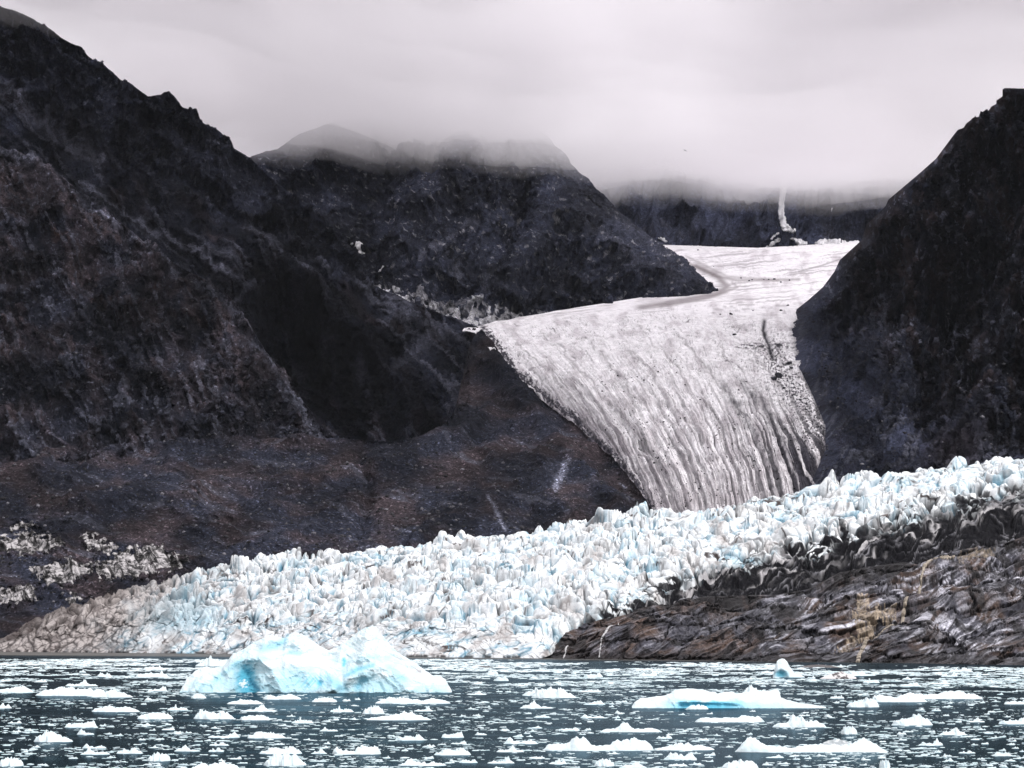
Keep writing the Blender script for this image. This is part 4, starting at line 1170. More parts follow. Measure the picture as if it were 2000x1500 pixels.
# loose stones over the moraine and the scree apron: uncountable
def stones(hname, n, box, smin, smax, name, lab, seed, cmul=1.0):
    rs = np.random.RandomState(seed)
    P, C = HOST[hname][:2]
    px, py = to_pix(P)
    ok = np.argwhere((px > box[0]) & (px < box[2]) & (py > box[1]) & (py < box[3]) & (fbm(px / 70, py / 40, 0, 3, seed) > -0.25))
    sel = ok[rs.randint(0, len(ok), n)]
    base = P[sel[:, 0], sel[:, 1]]
    sz = smin + (smax - smin) * rs.rand(n) ** 8
    Vs, Fs, Cs = [], [], []
    nvt = len(IV1)
    protos = [rock_mesh(s + 20, 1)[0] for s in range(6)]
    for k in range(6):
        m_ = np.arange(n) % 6 == k
        b0 = base[m_]; s0 = sz[m_]; nn_ = len(b0)
        a = rs.rand(nn_) * 6.28
        V = protos[k][None] * s0[:, None, None]
        ca, sa = np.cos(a)[:, None], np.sin(a)[:, None]
        V = np.stack([V[..., 0] * ca - V[..., 1] * sa, V[..., 0] * sa + V[..., 1] * ca, V[..., 2]], -1) + b0[:, None] + np.array([0, 0, 0.2])
        st_ = sum(len(v) for v in Vs)
        Fs.append((IF1[None] + (np.arange(nn_) * nvt)[:, None, None] + st_).reshape(-1, 3)); Vs.append(V.reshape(-1, 3))
        g_ = (0.022 + 0.13 * rs.rand(nn_) ** 4) * cmul
        Cs.append(np.repeat(np.stack([g_, g_ * 0.98, g_ * 1.1], -1), nvt, 0))
    V = np.concatenate(Vs); Fc = np.concatenate(Fs); Cc = np.concatenate(Cs)
    o = add_mesh(name, V, Fc, M_BOULDER, Cc, smooth=False)
    tag(o, lab, 'stones', 'stuff')


stones('moraine_slope', 9000, (-30, 860, 1260, 1200), 0.35, 2.6, 'moraine_stones', 'loose grey stones strewn over the dark moraine slope', 61)
stones('right', 3500, (1560, 600, 2010, 960), 0.4, 2.4, 'scree_stones', 'loose scree stones on the lower apron of the right mountain', 67)
stones('spur', 3000, (0, 480, 680, 900), 0.4, 2.2, 'slope_stones', 'loose stones on the brown scree spur at left', 71)
stones('valley_glacier', 2000, (1180, 700, 1620, 990), 0.35, 1.5, 'glacier_rubble', 'small dark rubble scattered over the valley icefall', 73, 0.3)


# ------------------------------------------------------------------ water
def water():
    xs = np.linspace(-15000, 15000, 61); ys = np.linspace(-2000, 30000, 65)
    X, Y = np.meshgrid(xs, ys)
    P = np.stack([X, Y, 0 * X], -1)
    m, t, b = mat_new('fjord_water')
    tcn = N(t, 'ShaderNodeTexCoord'); o = tcn.outputs['Object']
    mpn = N(t, 'ShaderNodeMapping'); mpn.inputs['Scale'].default_value = (0.5, 0.9, 1)
    t.links.new(o, mpn.inputs[0])
    n1 = noise(t, 1.1, 5, 0.6, mpn.outputs[0])
    n2 = noise(t, 0.08, 3, 0.5, mpn.outputs[0])
    sp = N(t, 'ShaderNodeSeparateXYZ'); t.links.new(o, sp.inputs[0])
    # silty band along the shore: starts where the fresh water leaves the ice
    mx_ = N(t, 'ShaderNodeMath'); mx_.operation = 'MULTIPLY_ADD'
    t.links.new(sp.outputs['X'], mx_.inputs[0]); mx_.inputs[1].default_value = 0.95
    t.links.new(sp.outputs['Y'], mx_.inputs[2])
    sil = ramp(t, mx_.outputs[0], 1330, 1500, 0.0, 1.0)
    mxc = N(t, 'ShaderNodeMix'); mxc.data_type = 'RGBA'
    mxc.inputs[6].default_value = (0.008, 0.022, 0.028, 1); mxc.inputs[7].default_value = (0.17, 0.16, 0.15, 1)
    t.links.new(sil, mxc.inputs[0])
    t.links.new(mxc.outputs[2], b.inputs['Base Color'])
    t.nodes.remove(b)
    df = N(t, 'ShaderNodeBsdfDiffuse'); t.links.new(mxc.outputs[2], df.inputs['Color'])
    gl = N(t, 'ShaderNodeBsdfGlossy'); gl.inputs['Color'].default_value = (0.17, 0.235, 0.28, 1)
    t.links.new(ramp(t, n2, 0.35, 0.65, 0.08, 0.20), gl.inputs['Roughness'])
    fr = N(t, 'ShaderNodeFresnel'); fr.inputs['IOR'].default_value = 1.33
    bp = N(t, 'ShaderNodeBump'); bp.inputs['Strength'].default_value = 0.5; bp.inputs['Distance'].default_value = 0.06
    t.links.new(n1, bp.inputs['Height'])
    for q_ in (df, gl, fr): t.links.new(bp.outputs[0], q_.inputs['Normal'])
    fr2 = N(t, 'ShaderNodeMath'); fr2.operation = 'MULTIPLY'; t.links.new(fr.outputs[0], fr2.inputs[0]); t.links.new(ramp(t, sil, 0.0, 1.0, 1.0, 0.45), fr2.inputs[1])
    ms = N(t, 'ShaderNodeMixShader')
    t.links.new(fr2.outputs[0], ms.inputs[0]); t.links.new(df.outputs[0], ms.inputs[1]); t.links.new(gl.outputs[0], ms.inputs[2])
    t.links.new(ms.outputs[0], t.nodes['Material Output'].inputs['Surface'])
    ob = add_mesh('water', P.reshape(-1, 3), grid_faces(*X.shape, flip=True), m)
    ob['kind'] = 'structure'; ob['label'] = 'dark grey green fjord water between the drifting ice'; ob['category'] = 'water'


water()


# ------------------------------------------------------------------ icebergs
WHITE = np.array([0.62, 0.715, 0.745])


def berg(name, sky, py_w, thick, stamps, colf, lab, nx=420, nr=150, lean=0.7, rough=0.5, seed=1, group=None, flatten=0.0):
    """an iceberg from its outline, standing at its own distance: front slope, crest, back slope"""
    D0 = water_D(py_w)
    s = D0 / F
    sky = np.array(sky, float)
    px = np.linspace(sky[0, 0], sky[-1, 0], nx)
    top = np.interp(px, sky[:, 0], sky[:, 1])
    H = (py_w - top)                                    # px height
    u = np.linspace(-1, 1, nx)
    plan = np.sqrt(np.clip(1 - u ** 2, 0, 1)) ** 0.8 * (1 + 0.18 * perlin(u * 4, u * 0 + seed, seed=seed))
    tf = np.linspace(0, 1, nr)                          # front, 0 = water, 1 = crest
    tb = np.linspace(0, 1, nr // 3)[1:]
    xw = (px - 1000.0) * s
    PXf = np.repeat(px[None], nr, 0)
    PYf = py_w - H[None] * (tf[:, None])
    front_y = D0 + thick * (0.15 + 0.0 * u)[None] * (1 - plan[None]) * 1.0
    Yf = front_y + (tf[:, None] ** 1.4) * thick * lean * (0.15 + plan[None])
    Zf = H[None] * s * tf[:, None]
    d = 0
    for ln, am, wd in stamps:
        q, _ = pdist(PXf, PYf, ln); d = d + am * np.exp(-(q / wd) ** 2)
    edge = ss(0, 0.12, 1 - np.abs(u))[None] * (1 - ss(0.85, 1, tf))[:, None]
    g = ridged(PXf / 30 * 1.0, PYf / 30, seed, 4, seed + 400) - 1
    d = d * edge + g * rough * edge + fbm(PXf / 9, PYf / 9, seed, 3, seed + 410) * rough * 0.35
    Yf = Yf - d * 0.6
    Zf = Zf + fbm(PXf / 8, PYf / 8, seed + 9, 3, seed + 420) * rough * 0.12 * tf[:, None]
    Xf = np.repeat(xw[None], nr, 0)
    # back slope
    Yb = Yf[-1][None] + tb[:, None] * thick * 0.6 * (0.1 + plan[None]) + fbm(PXf[:len(tb)] / 20, tb[:, None] * 3 + 0 * PXf[:len(tb)], 2, 3, seed) * rough
    Zb = Zf[-1][None] * (1 - tb[:, None] ** 1.6)
    Xb = np.repeat(xw[None], len(tb), 0)
    P = np.concatenate([np.stack([Xf, Yf, Zf], -1), np.stack([Xb, Yb, Zb], -1)], 0)
    skirt = P[:1].copy(); skirt[..., 2] = -1.2; skirt[..., 1] += 0.3
    skb = P[-1:].copy(); skb[..., 2] = -1.2
    P = np.concatenate([skirt, P, skb], 0)
    C = colf(PXf, PYf, d, tf[:, None] + 0 * PXf, H[None] + 0 * PXf)
    C = np.concatenate([C[:1], C, np.repeat(np.broadcast_to(WHITE, (1, nx, 3)), len(tb), 0), np.broadcast_to(WHITE, (1, nx, 3))], 0)
    c0 = np.array([xw.mean(), D0 + thick * 0.4, 0])
    o = add_mesh(name, (P - c0).reshape(-1, 3), grid_faces(*P.shape[:2], flip=True), M_BERG, C.reshape(-1, 3))
    o.location = c0
    tag(o, lab, 'iceberg', None, group)
    return o


PB = np.array([0.36, 0.61, 0.70]); DBL = np.array([0.09, 0.44, 0.60]); DEEP = np.array([0.01, 0.14, 0.24])


def big_col(X, Y, d, t, H):
    c = mixc(WHITE * np.ones(X.shape + (3,)), PB, ss(0.0, 1.0, 0.9 - t * 1.1 + fbm(X / 50, Y / 25, 0, 4, 501) * 0.8) * 0.75)
    ly = ridged(X / 70, (Y - 0.25 * X + 14 * np.sin(X / 45)) / 11, 0, 3, 507)
    c = mixc(c, PB * .9, ss(0.75, 1.35, ly) * 0.45)
    a = math.radians(48)
    g = -X * math.sin(a) + Y * math.cos(a)
    s_ = X * math.cos(a) + Y * math.sin(a)
    gro = np.maximum(perlin(g / 2.2, s_ / 60, 0, 503), 0)
    zone = np.exp(-(((X - 590) / 75) ** 2 + ((Y - 1328) / 20) ** 2))
    c = mixc(c, DBL, ss(0.15, 0.5, gro) * zone * 0.6 + zone * 0.18)
    a = math.radians(-50)
    g = -X * math.sin(a) + Y * math.cos(a); s_ = X * math.cos(a) + Y * math.sin(a)
    zone2 = np.exp(-(((X - 605) / 45) ** 2 + ((Y - 1335) / 13) ** 2))
    c = mixc(c, DBL, ss(0.15, 0.5, perlin(g / 2.4, s_ / 60, 3, 505)) * zone2 * 0.55)
    cave, _ = pdist(X, Y, [(476, 1318), (480, 1335), (488, 1350)])
    c = mixc(c, PB * 0.75, np.exp(-(cave / 34) ** 4) * (Y > 1290) * 0.75)
    c = mixc(c, DBL * 0.85, np.exp(-((cave + fbm(X / 9, Y / 9, 0, 3, 7) * 5) / 19) ** 4))
    c = mixc(c, DEEP, np.exp(-(pdist(X, Y, [(488, 1332), (500, 1342), (510, 1351)])[0] / 6) ** 2) * 0.8)
    c = mixc(c, WHITE, (np.hypot((X - 474) + fbm(X / 5, Y / 5, 0, 3, 517) * 8, (Y - 1335) * 1.1 + fbm(X / 5, Y / 5, 4, 3, 518) * 7) < 6.5) * 1.0)
    for ln, wd, am in (([(668, 1300), (669, 1292), (667, 1288)], 4, .9), ([(675, 1320), (700, 1306), (728, 1300)], 5, .7), ([(700, 1342), (706, 1330), (715, 1330)], 6, .5),
                       ([(505, 1268), (530, 1262), (545, 1250)], 9, .55), ([(560, 1275), (580, 1277)], 5, .5), ([(623, 1334), (625, 1334)], 4.5, .9), ([(760, 1305), (790, 1325)], 6, .4), ([(650, 1330), (668, 1345)], 8, .4),
                       ([(420, 1325), (440, 1310), (465, 1290)], 7, .4)):
        c = mixc(c, DBL, np.exp(-(pdist(X, Y, ln)[0] / wd) ** 2) * am)
    c = mixc(c, np.array([0.34, 0.34, 0.36]), np.exp(-(pdist(X, Y, [(772, 1286), (800, 1300), (818, 1312)])[0] / 4) ** 2) * ss(-.1, .2, fbm((Y - X * .6) / 2, X / 30, 0, 2, 9)))
    return c


berg('iceberg', [(350, 1351), (352, 1340), (358, 1326), (366, 1318), (373, 1311), (387, 1304), (394, 1303), (401, 1306), (415, 1304), (427, 1300), (436, 1288), (444, 1277), (464, 1268), (478, 1258), (490, 1251), (501, 1247), (512, 1241), (519, 1239), (530, 1244), (544, 1247),
                 (550, 1241), (558, 1238), (567, 1236), (577, 1237), (592, 1246), (609, 1258), (620, 1265), (632, 1270), (640, 1268), (649, 1265), (660, 1257), (672, 1251), (684, 1240), (692, 1234), (700, 1229), (709, 1224), (720, 1222), (729, 1224), (733, 1230), (735, 1237),
                 (744, 1244), (752, 1254), (762, 1265), (772, 1274), (785, 1283), (800, 1291), (815, 1301), (829, 1311), (843, 1320), (850, 1318), (859, 1321), (869, 1328), (874, 1338), (880, 1346), (882, 1351)], 1352, 22,
     [([(380, 1350), (400, 1325), (430, 1308), (470, 1284), (500, 1284), (530, 1305), (555, 1348)], 4.5, 11), ([(480, 1322), (486, 1345)], -6.5, 18), ([(520, 1262), (560, 1270), (640, 1285)], -2.5, 10),
      ([(560, 1300), (640, 1312), (662, 1348)], 2.6, 14), ([(670, 1345), (664, 1310), (680, 1280), (690, 1262)], -3.0, 9), ([(640, 1350), (690, 1322), (745, 1298), (780, 1322), (800, 1348)], 4.5, 13),
      ([(700, 1300), (740, 1290), (775, 1285)], -2.5, 8), ([(715, 1230), (705, 1290)], 2.5, 12), ([(800, 1305), (840, 1335), (870, 1348)], 2.5, 12), ([(700, 1345), (706, 1332)], -1, 7), ([(740, 1335), (748, 1350)], -1.5, 5), ([(625, 1334), (626, 1334)], -1.5, 5),
      ([(500, 1254), (520, 1243)], 2, 10), ([(575, 1240), (580, 1262)], 2, 16)],
     big_col, 'large twin-peaked pale blue iceberg with a deep blue hollow at its left foot', nx=760, nr=230, rough=0.9, seed=3)


def slab_col(X, Y, d, t, H):
    c = mixc(WHITE * np.ones(X.shape + (3,)), PB, 0.25 * (1 - t))
    z = np.exp(-(((X - 1385) / 85) ** 4)) * ss(1363, 1374, Y + fbm(X / 22, Y / 10, 0, 3, 5) * 7)
    c = mixc(c, DBL * 1.1, z * 0.95)
    c = mixc(c, PB, np.exp(-(((X - 1490) / 60) ** 2)) * ss(1368, 1378, Y) * 0.7)
    return c


berg('iceberg', [(1234, 1379), (1240, 1371), (1252, 1364), (1280, 1361), (1300, 1359), (1312, 1354), (1320, 1348), (1332, 1346), (1345, 1345), (1362, 1346), (1378, 1348), (1392, 1352), (1405, 1355), (1420, 1353), (1434, 1352), (1442, 1355), (1470, 1352), (1500, 1350), (1520, 1347), (1526, 1349), (1528, 1362), (1540, 1367), (1560, 1372), (1590, 1376), (1612, 1380)], 1382, 9,
     [([(1310, 1368), (1400, 1368), (1440, 1372)], 1.6, 6), ([(1330, 1378), (1440, 1379)], -1.8, 6), ([(1450, 1358), (1480, 1356)], -1.0, 6)],
     slab_col, 'long low iceberg with a bright blue undercut, right of centre in open water', nx=420, nr=90, rough=0.45, seed=5)


def peak_col(X, Y, d, t, H):
    c = mixc(WHITE * np.ones(X.shape + (3,)), PB, 0.35 * (1 - t))
    q = np.exp(-(np.hypot((X - 1524) / 14, (Y - 1316) / 8)) ** 4)
    c = mixc(c, DBL * 0.6, q * 0.95)
    return c


berg('iceberg', [(1509, 1321), (1512, 1312), (1516, 1300), (1519, 1291), (1523, 1288), (1528, 1286), (1534, 1287), (1539, 1292), (1543, 1300), (1548, 1307), (1553, 1314), (1558, 1317), (1564, 1317), (1570, 1321)], 1322.5, 8,
     [([(1514, 1310), (1524, 1304), (1536, 1310), (1538, 1322)], 1.2, 4), ([(1522, 1316), (1526, 1318)], -2.5, 7)],
     peak_col, 'small pointed iceberg with a dark blue hollow in front of the bedrock shore', nx=160, nr=90, rough=0.4, seed=7)


def dirty_col(X, Y, d, t, H):
    c = np.ones(X.shape + (3,)) * np.array([0.62, 0.6, 0.6])
    return mixc(c, np.array([0.05, 0.045, 0.045]), ss(0.0, 0.3, fbm(X / 9, Y / 5, 0, 4, 8) + 0.1) * (X > 1625) * (X < 1655))


berg('iceberg', [(1600, 1325), (1615, 1319), (1625, 1316), (1635, 1313), (1645, 1311), (1652, 1315), (1662, 1317), (1670, 1322)], 1325, 6, [], dirty_col,
     'low grey iceberg stained with black dirt, right of the small pointed one', nx=140, nr=50, rough=0.4, seed=9)


def silt_col(X, Y, d, t, H):
    return np.ones(X.shape + (3,)) * np.array([0.035, 0.028, 0.026]) * (1 + 0.5 * fbm(X / 6, Y / 4, 0, 3, 4))[..., None]


berg('iceberg', [(1562, 1303), (1580, 1299), (1605, 1298), (1625, 1300), (1640, 1303)], 1303.5, 10, [], silt_col,
     'thin brown mud-covered ice raft close to the bedrock shore', nx=120, nr=24, rough=0.3, seed=11)
berg('iceberg', [(932, 1303), (940, 1300.5), (955, 1301), (966, 1303)], 1303.4, 8, [], silt_col,
     'small black mud-covered ice piece right of the large iceberg', nx=60, nr=20, rough=0.25, seed=12)


def grey_col(X, Y, d, t, H):
    return mixc(np.ones(X.shape + (3,)) * np.array([0.30, 0.34, 0.36]), np.array([0.6, 0.63, 0.65]), ss(-0.1, 0.4, fbm(X / 12, Y / 4, 0, 3, 4)))


berg('iceberg', [(1600, 1455), (1608, 1449), (1618, 1445), (1635, 1443), (1650, 1445), (1656, 1450), (1658, 1455)], 1457, 2.6, [], grey_col,
     'clear grey block of ice behind the long white floe at lower right', nx=120, nr=40, rough=0.15, seed=13)


# ------------------------------------------------------------------ ice floes
def floe_mesh(w_, h_, d_, prof, seed, nx=90, ny=26, rough=0.25):
    """w_, d_ full plan size, h_ height; prof = relative heights along the width"""
    u = np.linspace(-1, 1, nx); v = np.linspace(-1, 1, ny)
    U, V = np.meshgrid(u, v)
    pr = np.interp(u, np.linspace(-1, 1, len(prof)), prof)
    kk = np.hanning(max(nx // 26, 2) * 2 + 1); pr = np.convolve(np.pad(pr, len(kk) // 2, 'edge'), kk / kk.sum(), 'valid') ** 0.72
    pr = pr * (1 + 0.22 * fbm(u * 9, 0 * u + seed * 1.3, 0.5, 3, seed + 3))
    plan = np.clip(1 - np.abs(u) ** 2.6, 0, 1) ** 0.55 * (1 + 0.35 * perlin(u * 3, 0 * u + seed * 1.7, 0.5, seed))
    off = 0.25 * perlin(u * 2.1, 0 * u + seed * 2.3, 0.1, seed + 5)
    Y = V * plan[None] * d_ / 2 + off * d_ / 2
    X = U * w_ / 2 + 0.02 * w_ * perlin(U * 5, V * 3, seed, seed)
    body = (1 - np.abs(V) ** 3.5) * (1 - np.abs(U) ** 14)
    nz_ = 1 + rough * 1.6 * fbm(U * 5 + seed, V * 2, seed * .3, 3, seed + 8) + rough * 0.8 * fbm(U * 18, V * 5, seed, 2, seed + 9)
    Z = h_ * pr[None] * body * np.clip(nz_, 0.2, 2.2) - 0.06 * h_
    V3 = np.stack([X, Y, Z], -1)
    a = V3[:1].copy(); a[..., 2] = -0.5 * h_ - .2; b_ = V3[-1:].copy(); b_[..., 2] = -0.5 * h_ - .2
    V3 = np.concatenate([a, V3, b_], 0)
    return V3


def add_floe(px0, px1, py, hpx, prof, seed, lab, dep=None, blue=0.0, group='ice floes drifting on the fjord', shared=None):
    D = water_D(py); s = D / F
    w_ = (px1 - px0) * s; h_ = hpx * s
    d_ = dep if dep else max(w_ * 0.32, 0.8)
    if shared is None:
        G = floe_mesh(w_, h_, d_, prof, seed, nx=140 if w_ > 4 else 70)
        zz = np.clip(G[..., 2] / h_, 0, 1)
        c = mixc(WHITE * 0.99 * np.ones(G.shape), np.array([0.62, 0.82, 0.88]), (1 - zz) * (0.35 + blue) * ss(-.3, .3, fbm(G[..., 0] / w_ * 8, zz * 2, 0, 2, seed)))
        o = add_mesh('ice_floe', G.reshape(-1, 3), grid_faces(*G.shape[:2], flip=False), M_FLOE, c.reshape(-1, 3))
    else:
        o = bpy.data.objects.new('ice_floe', shared); COL.objects.link(o)
        o.scale = (w_, d_, h_)
    o.location = (((px0 + px1) / 2 - 1000) * s, D + d_ * 0.4, 0)
    tag(o, lab, 'ice floe', None, group)
    return o


NAMED = [
    (1056, 1275, 1464, 26, [0, .3, .35, .3, .32, 1.0, .85, .3, .18, .25, .3, .55, .6, .7, .75, .6, .5], 'long white floe with a knob left of its middle, lower centre', 3.2),
    (1434, 1735, 1467, 27, [.3, 1.0, .85, .45, .35, .2, .2, .3, .3, .35, .35, .4, .3, .45, .8, .6, .25, .1], 'long white floe with a square tower at its left end, lower right', 3.4),
    (1356, 1492, 1409, 11, [.5, .7, .6, .6, .6, .7, .8, .9, 1, .8], 'straight bar-shaped white floe below the long blue iceberg', 3),
    (1506, 1612, 1419, 20, [.2, .25, .3, .35, .95, 1, .7, .6, .5, .5, .3, .1], 'knobbly white floe with a peaked middle, right of the bar-shaped floe', None),
    (1170, 1292, 1428, 16, [.1, .25, .3, .3, 1, .95, .3, .3, .25, .3, .2, .1], 'thin white floe with a single square knob above the long knobbed floe', None),
    (70, 215, 1358, 15, [.3, .5, .6, .8, 1, .9, .8, .75, .85, .7, .6, .4, .2], 'broad domed white floe at the left, level with the large iceberg', 7),
    (180, 262, 1361, 11, [.2, .5, .8, 1, .8, .4, .1], 'low white floe touching the right end of the broad domed floe', 5),
    (0, 66, 1352, 11, [.4, .6, .7, .9, 1, .7, .3], 'low white floe cut by the left edge, level with the large iceberg', 6),
    (68, 145, 1447, 16, [.2, .6, .9, 1, 1, .8, .4, .3, .1], 'rounded hump of white ice at lower left', 4),
    (0, 48, 1494, 14, [.7, .8, 1, .9, .7, .2], 'white floe in the bottom left corner', 4),
    (515, 600, 1493, 22, [.2, .5, .8, .9, 1, .95, .3, .1], 'wedge-shaped white floe at the bottom, left of centre', 3.5),
    (375, 470, 1500, 12, [.3, .4, .9, .6, .7, 1, 1, .7, .5, .2], 'white floe cut by the bottom edge below the large iceberg', 3),
    (650, 745, 1471, 15, [.6, .8, .3, .25, .2, .9, 1, .9, .8, .5], 'two-lumped white floe below the large iceberg', 3),
    (708, 752, 1393, 14, [.2, .7, 1, .95, .8, .2], 'compact rounded floe below the right half of the large iceberg', 4),
    (715, 845, 1405, 15, [.1, .2, .3, .4, .5, .6, 1, .8, .4, .2, .1], 'wide thin floe with a low peak, below the compact rounded floe', 4),
    (733, 880, 1373, 13, [.2, .35, 1, .6, .8, .5, .5, .3, .6, .5, .3, .2], 'string of small lumps of ice just below the right end of the large iceberg', 5),
    (1020, 1070, 1358, 12, [.2, .4, .8, 1, .8, .3], 'small rounded floe touching the left of the mid-water domed floe', 5),
    (1038, 1125, 1362, 18, [.4, .6, .7, .9, 1, .9, .8, .6, .3, .1], 'domed white floe in mid water, between the two blue icebergs', 5),
    (1338, 1382, 1384, 8, [.3, .8, 1, .8, .4], 'small white lump floating against the blue front of the long iceberg', 2),
    (1652, 1716, 1380, 15, [.3, .4, .7, .9, 1, .9, .3], 'white block floe just right of the long blue iceberg', 5),
    (1700, 1810, 1370, 13, [.6, 1, .7, .6, .5, .6, .7, .5, .2], 'long low floe behind the white block at right', 5),
    (1745, 1920, 1364, 14, [.2, .4, .9, .5, .5, .4, .6, 1, .9, .7, .4, .1], 'long broken floe at the far right, level with the blue iceberg', 6),
    (1740, 1820, 1415, 18, [.3, .5, .6, .7, 1, .8, .5, .2], 'peaked knobbly floe at right in the lower water', 4),
    (1640, 1672, 1432, 14, [.4, .9, 1, .8, .3], 'small upright lump of ice right of centre in the lower water', 2.5),
    (1714, 1735, 1499, 14, [.9, 1, 1, .9], 'square white block at the bottom edge, right of centre', 2),
    (1408, 1480, 1498, 14, [.3, .6, .8, 1, 1, .8, .4], 'rounded white floe at the bottom, below the tower-ended floe', 3),
    (1275, 1395, 1463, 12, [.2, .3, .5, 1, .9, .7, .4, .2], 'low floe between the two long white floes in the foreground', 3),
    (1160, 1200, 1494, 13, [.3, .7, 1, .9, .7, .2], 'small domed floe at the bottom below the long knobbed floe', 2.5),
    (180, 275, 1389, 11, [.2, .5, 1, .7, .6, .7, .5, .2], 'flat white floe left of the large iceberg, below the domed one', 4),
    (270, 340, 1403, 12, [.3, .6, .8, 1, .7, .6, .3], 'mid-sized flat floe left of and below the large iceberg', 4),
    (380, 460, 1403, 14, [.4, .9, 1, .7, .6, 1, .6, .1], 'lumpy twin-humped floe directly below the blue hollow of the large iceberg', 4),
    (485, 560, 1440, 12, [.3, .5, 1, .8, .6, .4, .2], 'pale floe with a raised left half, below the large iceberg', 3),
    (470, 530, 1405, 9, [.4, .8, 1, .8, .4], 'thin lens-shaped floe below the left peak of the large iceberg', 3),
    (375, 405, 1363, 9, [.3, .7, 1, .6, .2], 'small peaked bit of ice in front of the left foot of the large iceberg', 3),
    (515, 590, 1365, 9, [.4, .9, .4, .7, 1, .6, .2], 'low broken floe against the front of the large iceberg', 3),
    (445, 515, 1374, 8, [.3, .5, .9, 1, .7, .3], 'flat lens of ice in front of the blue hollow', 3),
    (610, 660, 1370, 8, [.3, .7, 1, .8, .3], 'small lens of ice in front of the middle of the large iceberg', 3),
    (290, 335, 1484, 13, [.3, .8, 1, .9, .5], 'round hump of ice low at left, beside the bottom floes', 3),
    (382, 450, 1301, 17, [.1, .3, 1, .6, .4, .2], 'jagged white lump behind the left end of the large iceberg', 8),
]
for k, (a, b_, y, h_, pr, lab, dep) in enumerate(NAMED):
    add_floe(a, b_, y, h_, pr, 700 + k, lab, dep)

# the remaining countable floes: shared shapes, scaled copies
rs = np.random.RandomState(77)
SH = []
for k in range(26):
    uu = np.linspace(-1, 1, 41)
    pr = 0.22 + 0.16 * rs.rand() + 0.10 * perlin(uu * 4, uu * 0 + k, 0.5, 33)
    for _ in range(rs.randint(1, 5)):
        c0_, w0_, h0_ = rs.uniform(-.75, .75), rs.uniform(.06, .34), rs.uniform(.2, .75)
        pr = pr + h0_ * np.exp(-(np.abs(uu - c0_) / w0_) ** rs.uniform(2.6, 5))
    pr = pr * (1 - 0.75 * np.abs(uu) ** 6); pr = pr / pr.max()
    G = floe_mesh(1, 1, 1, pr, 900 + k, nx=72, ny=18, rough=0.45)
    G[0, :, 2] = -0.6; G[-1, :, 2] = -0.6
    zz = np.clip(G[..., 2], 0, 1)
    c = mixc(WHITE * 0.98 * np.ones(G.shape), np.array([0.60, 0.80, 0.86]), (1 - zz) * 0.5 * rs.rand())
    kind = 'domed' if pr.mean() > 0.60 else ('low flat' if pr.mean() < 0.45 else 'lumpy')
    SH.append((add_mesh('ice_floe', G.reshape(-1, 3), grid_faces(*G.shape[:2]), M_FLOE, c.reshape(-1, 3), link=False).data, kind))

occ = [(a, b_, y, h_) for (a, b_, y, h_, *_r) in NAMED] + [(350, 882, 1352, 60), (1234, 1612, 1382, 26), (1509, 1570, 1322, 14)]
ITEMS = []
tries = 0
while len(ITEMS) < 255 and tries < 20000:
    tries += 1
    y = 1300 + 198 * rs.rand() ** 0.8
    x = rs.uniform(0, 2000)
    q = (y - 1240) / 260.0
    wpx = (13 + 72 * rs.rand() ** 3.0) * (0.6 + 0.6 * q)
    hpx = np.clip(wpx * rs.uniform(0.11, 0.24), 3, 10)
    if y - hpx < 1296: continue
    bad = False
    for a, b_, yy, hh in occ:
        if x + wpx / 2 > a - 3 and x - wpx / 2 < b_ + 3 and y > yy - hh - 1 and y - hpx < yy + 3:
            bad = True; break
    if bad or (fbm(np.array([x / 300.]), np.array([y / 40.]), 0, 2, 12)[0] < -0.22): continue
    occ.append((x - wpx / 2, x + wpx / 2, y, hpx)); ITEMS.append((x, y, wpx, hpx, rs.randint(26)))
# labels: shape + size + which landmark it floats by + order
MARK = [(0, 340, 1298, 1345, 'in the far water at left'), (340, 900, 1298, 1352, 'beside the large iceberg'), (900, 1230, 1298, 1345, 'in far water under the bedrock'),
        (1230, 1500, 1298, 1345, 'between the long blue iceberg and the shore'), (1500, 1760, 1298, 1345, 'near the small pointed iceberg'), (1760, 2001, 1298, 1345, 'in the far water at the right edge'),
        (0, 340, 1345, 1400, 'around the broad domed floe at left'), (340, 900, 1345, 1400, 'in front of the large iceberg'), (900, 1230, 1345, 1400, 'around the domed floe in mid water'),
        (1230, 1630, 1345, 1400, 'around the long blue iceberg'), (1630, 2001, 1345, 1400, 'right of the long blue iceberg'),
        (0, 340, 1400, 1450, 'above the rounded hump at lower left'), (340, 700, 1400, 1450, 'below the left half of the large iceberg'), (700, 1050, 1400, 1450, 'below the right half of the large iceberg'),
        (1050, 1340, 1400, 1450, 'above the long knobbed floe'), (1340, 1700, 1400, 1450, 'above the tower-ended floe'), (1700, 2001, 1400, 1450, 'near the right edge in the lower water'),
        (0, 340, 1450, 1501, 'near the bottom left corner'), (340, 700, 1450, 1501, 'near the wedge-shaped bottom floe'), (700, 1050, 1450, 1501, 'at the bottom left of the long knobbed floe'),
        (1050, 1340, 1450, 1501, 'just under the long knobbed floe'), (1340, 1700, 1450, 1501, 'just under the tower-ended floe'), (1700, 2001, 1450, 1501, 'near the bottom right corner')]
cells = {}
for it in ITEMS:
    for mi, (a, b_, y0, y1, txt) in enumerate(MARK):
        if a <= it[0] < b_ and y0 <= it[1] < y1:
            cells.setdefault(mi, []).append(it); break
    else:
        cells.setdefault(0, []).append(it)
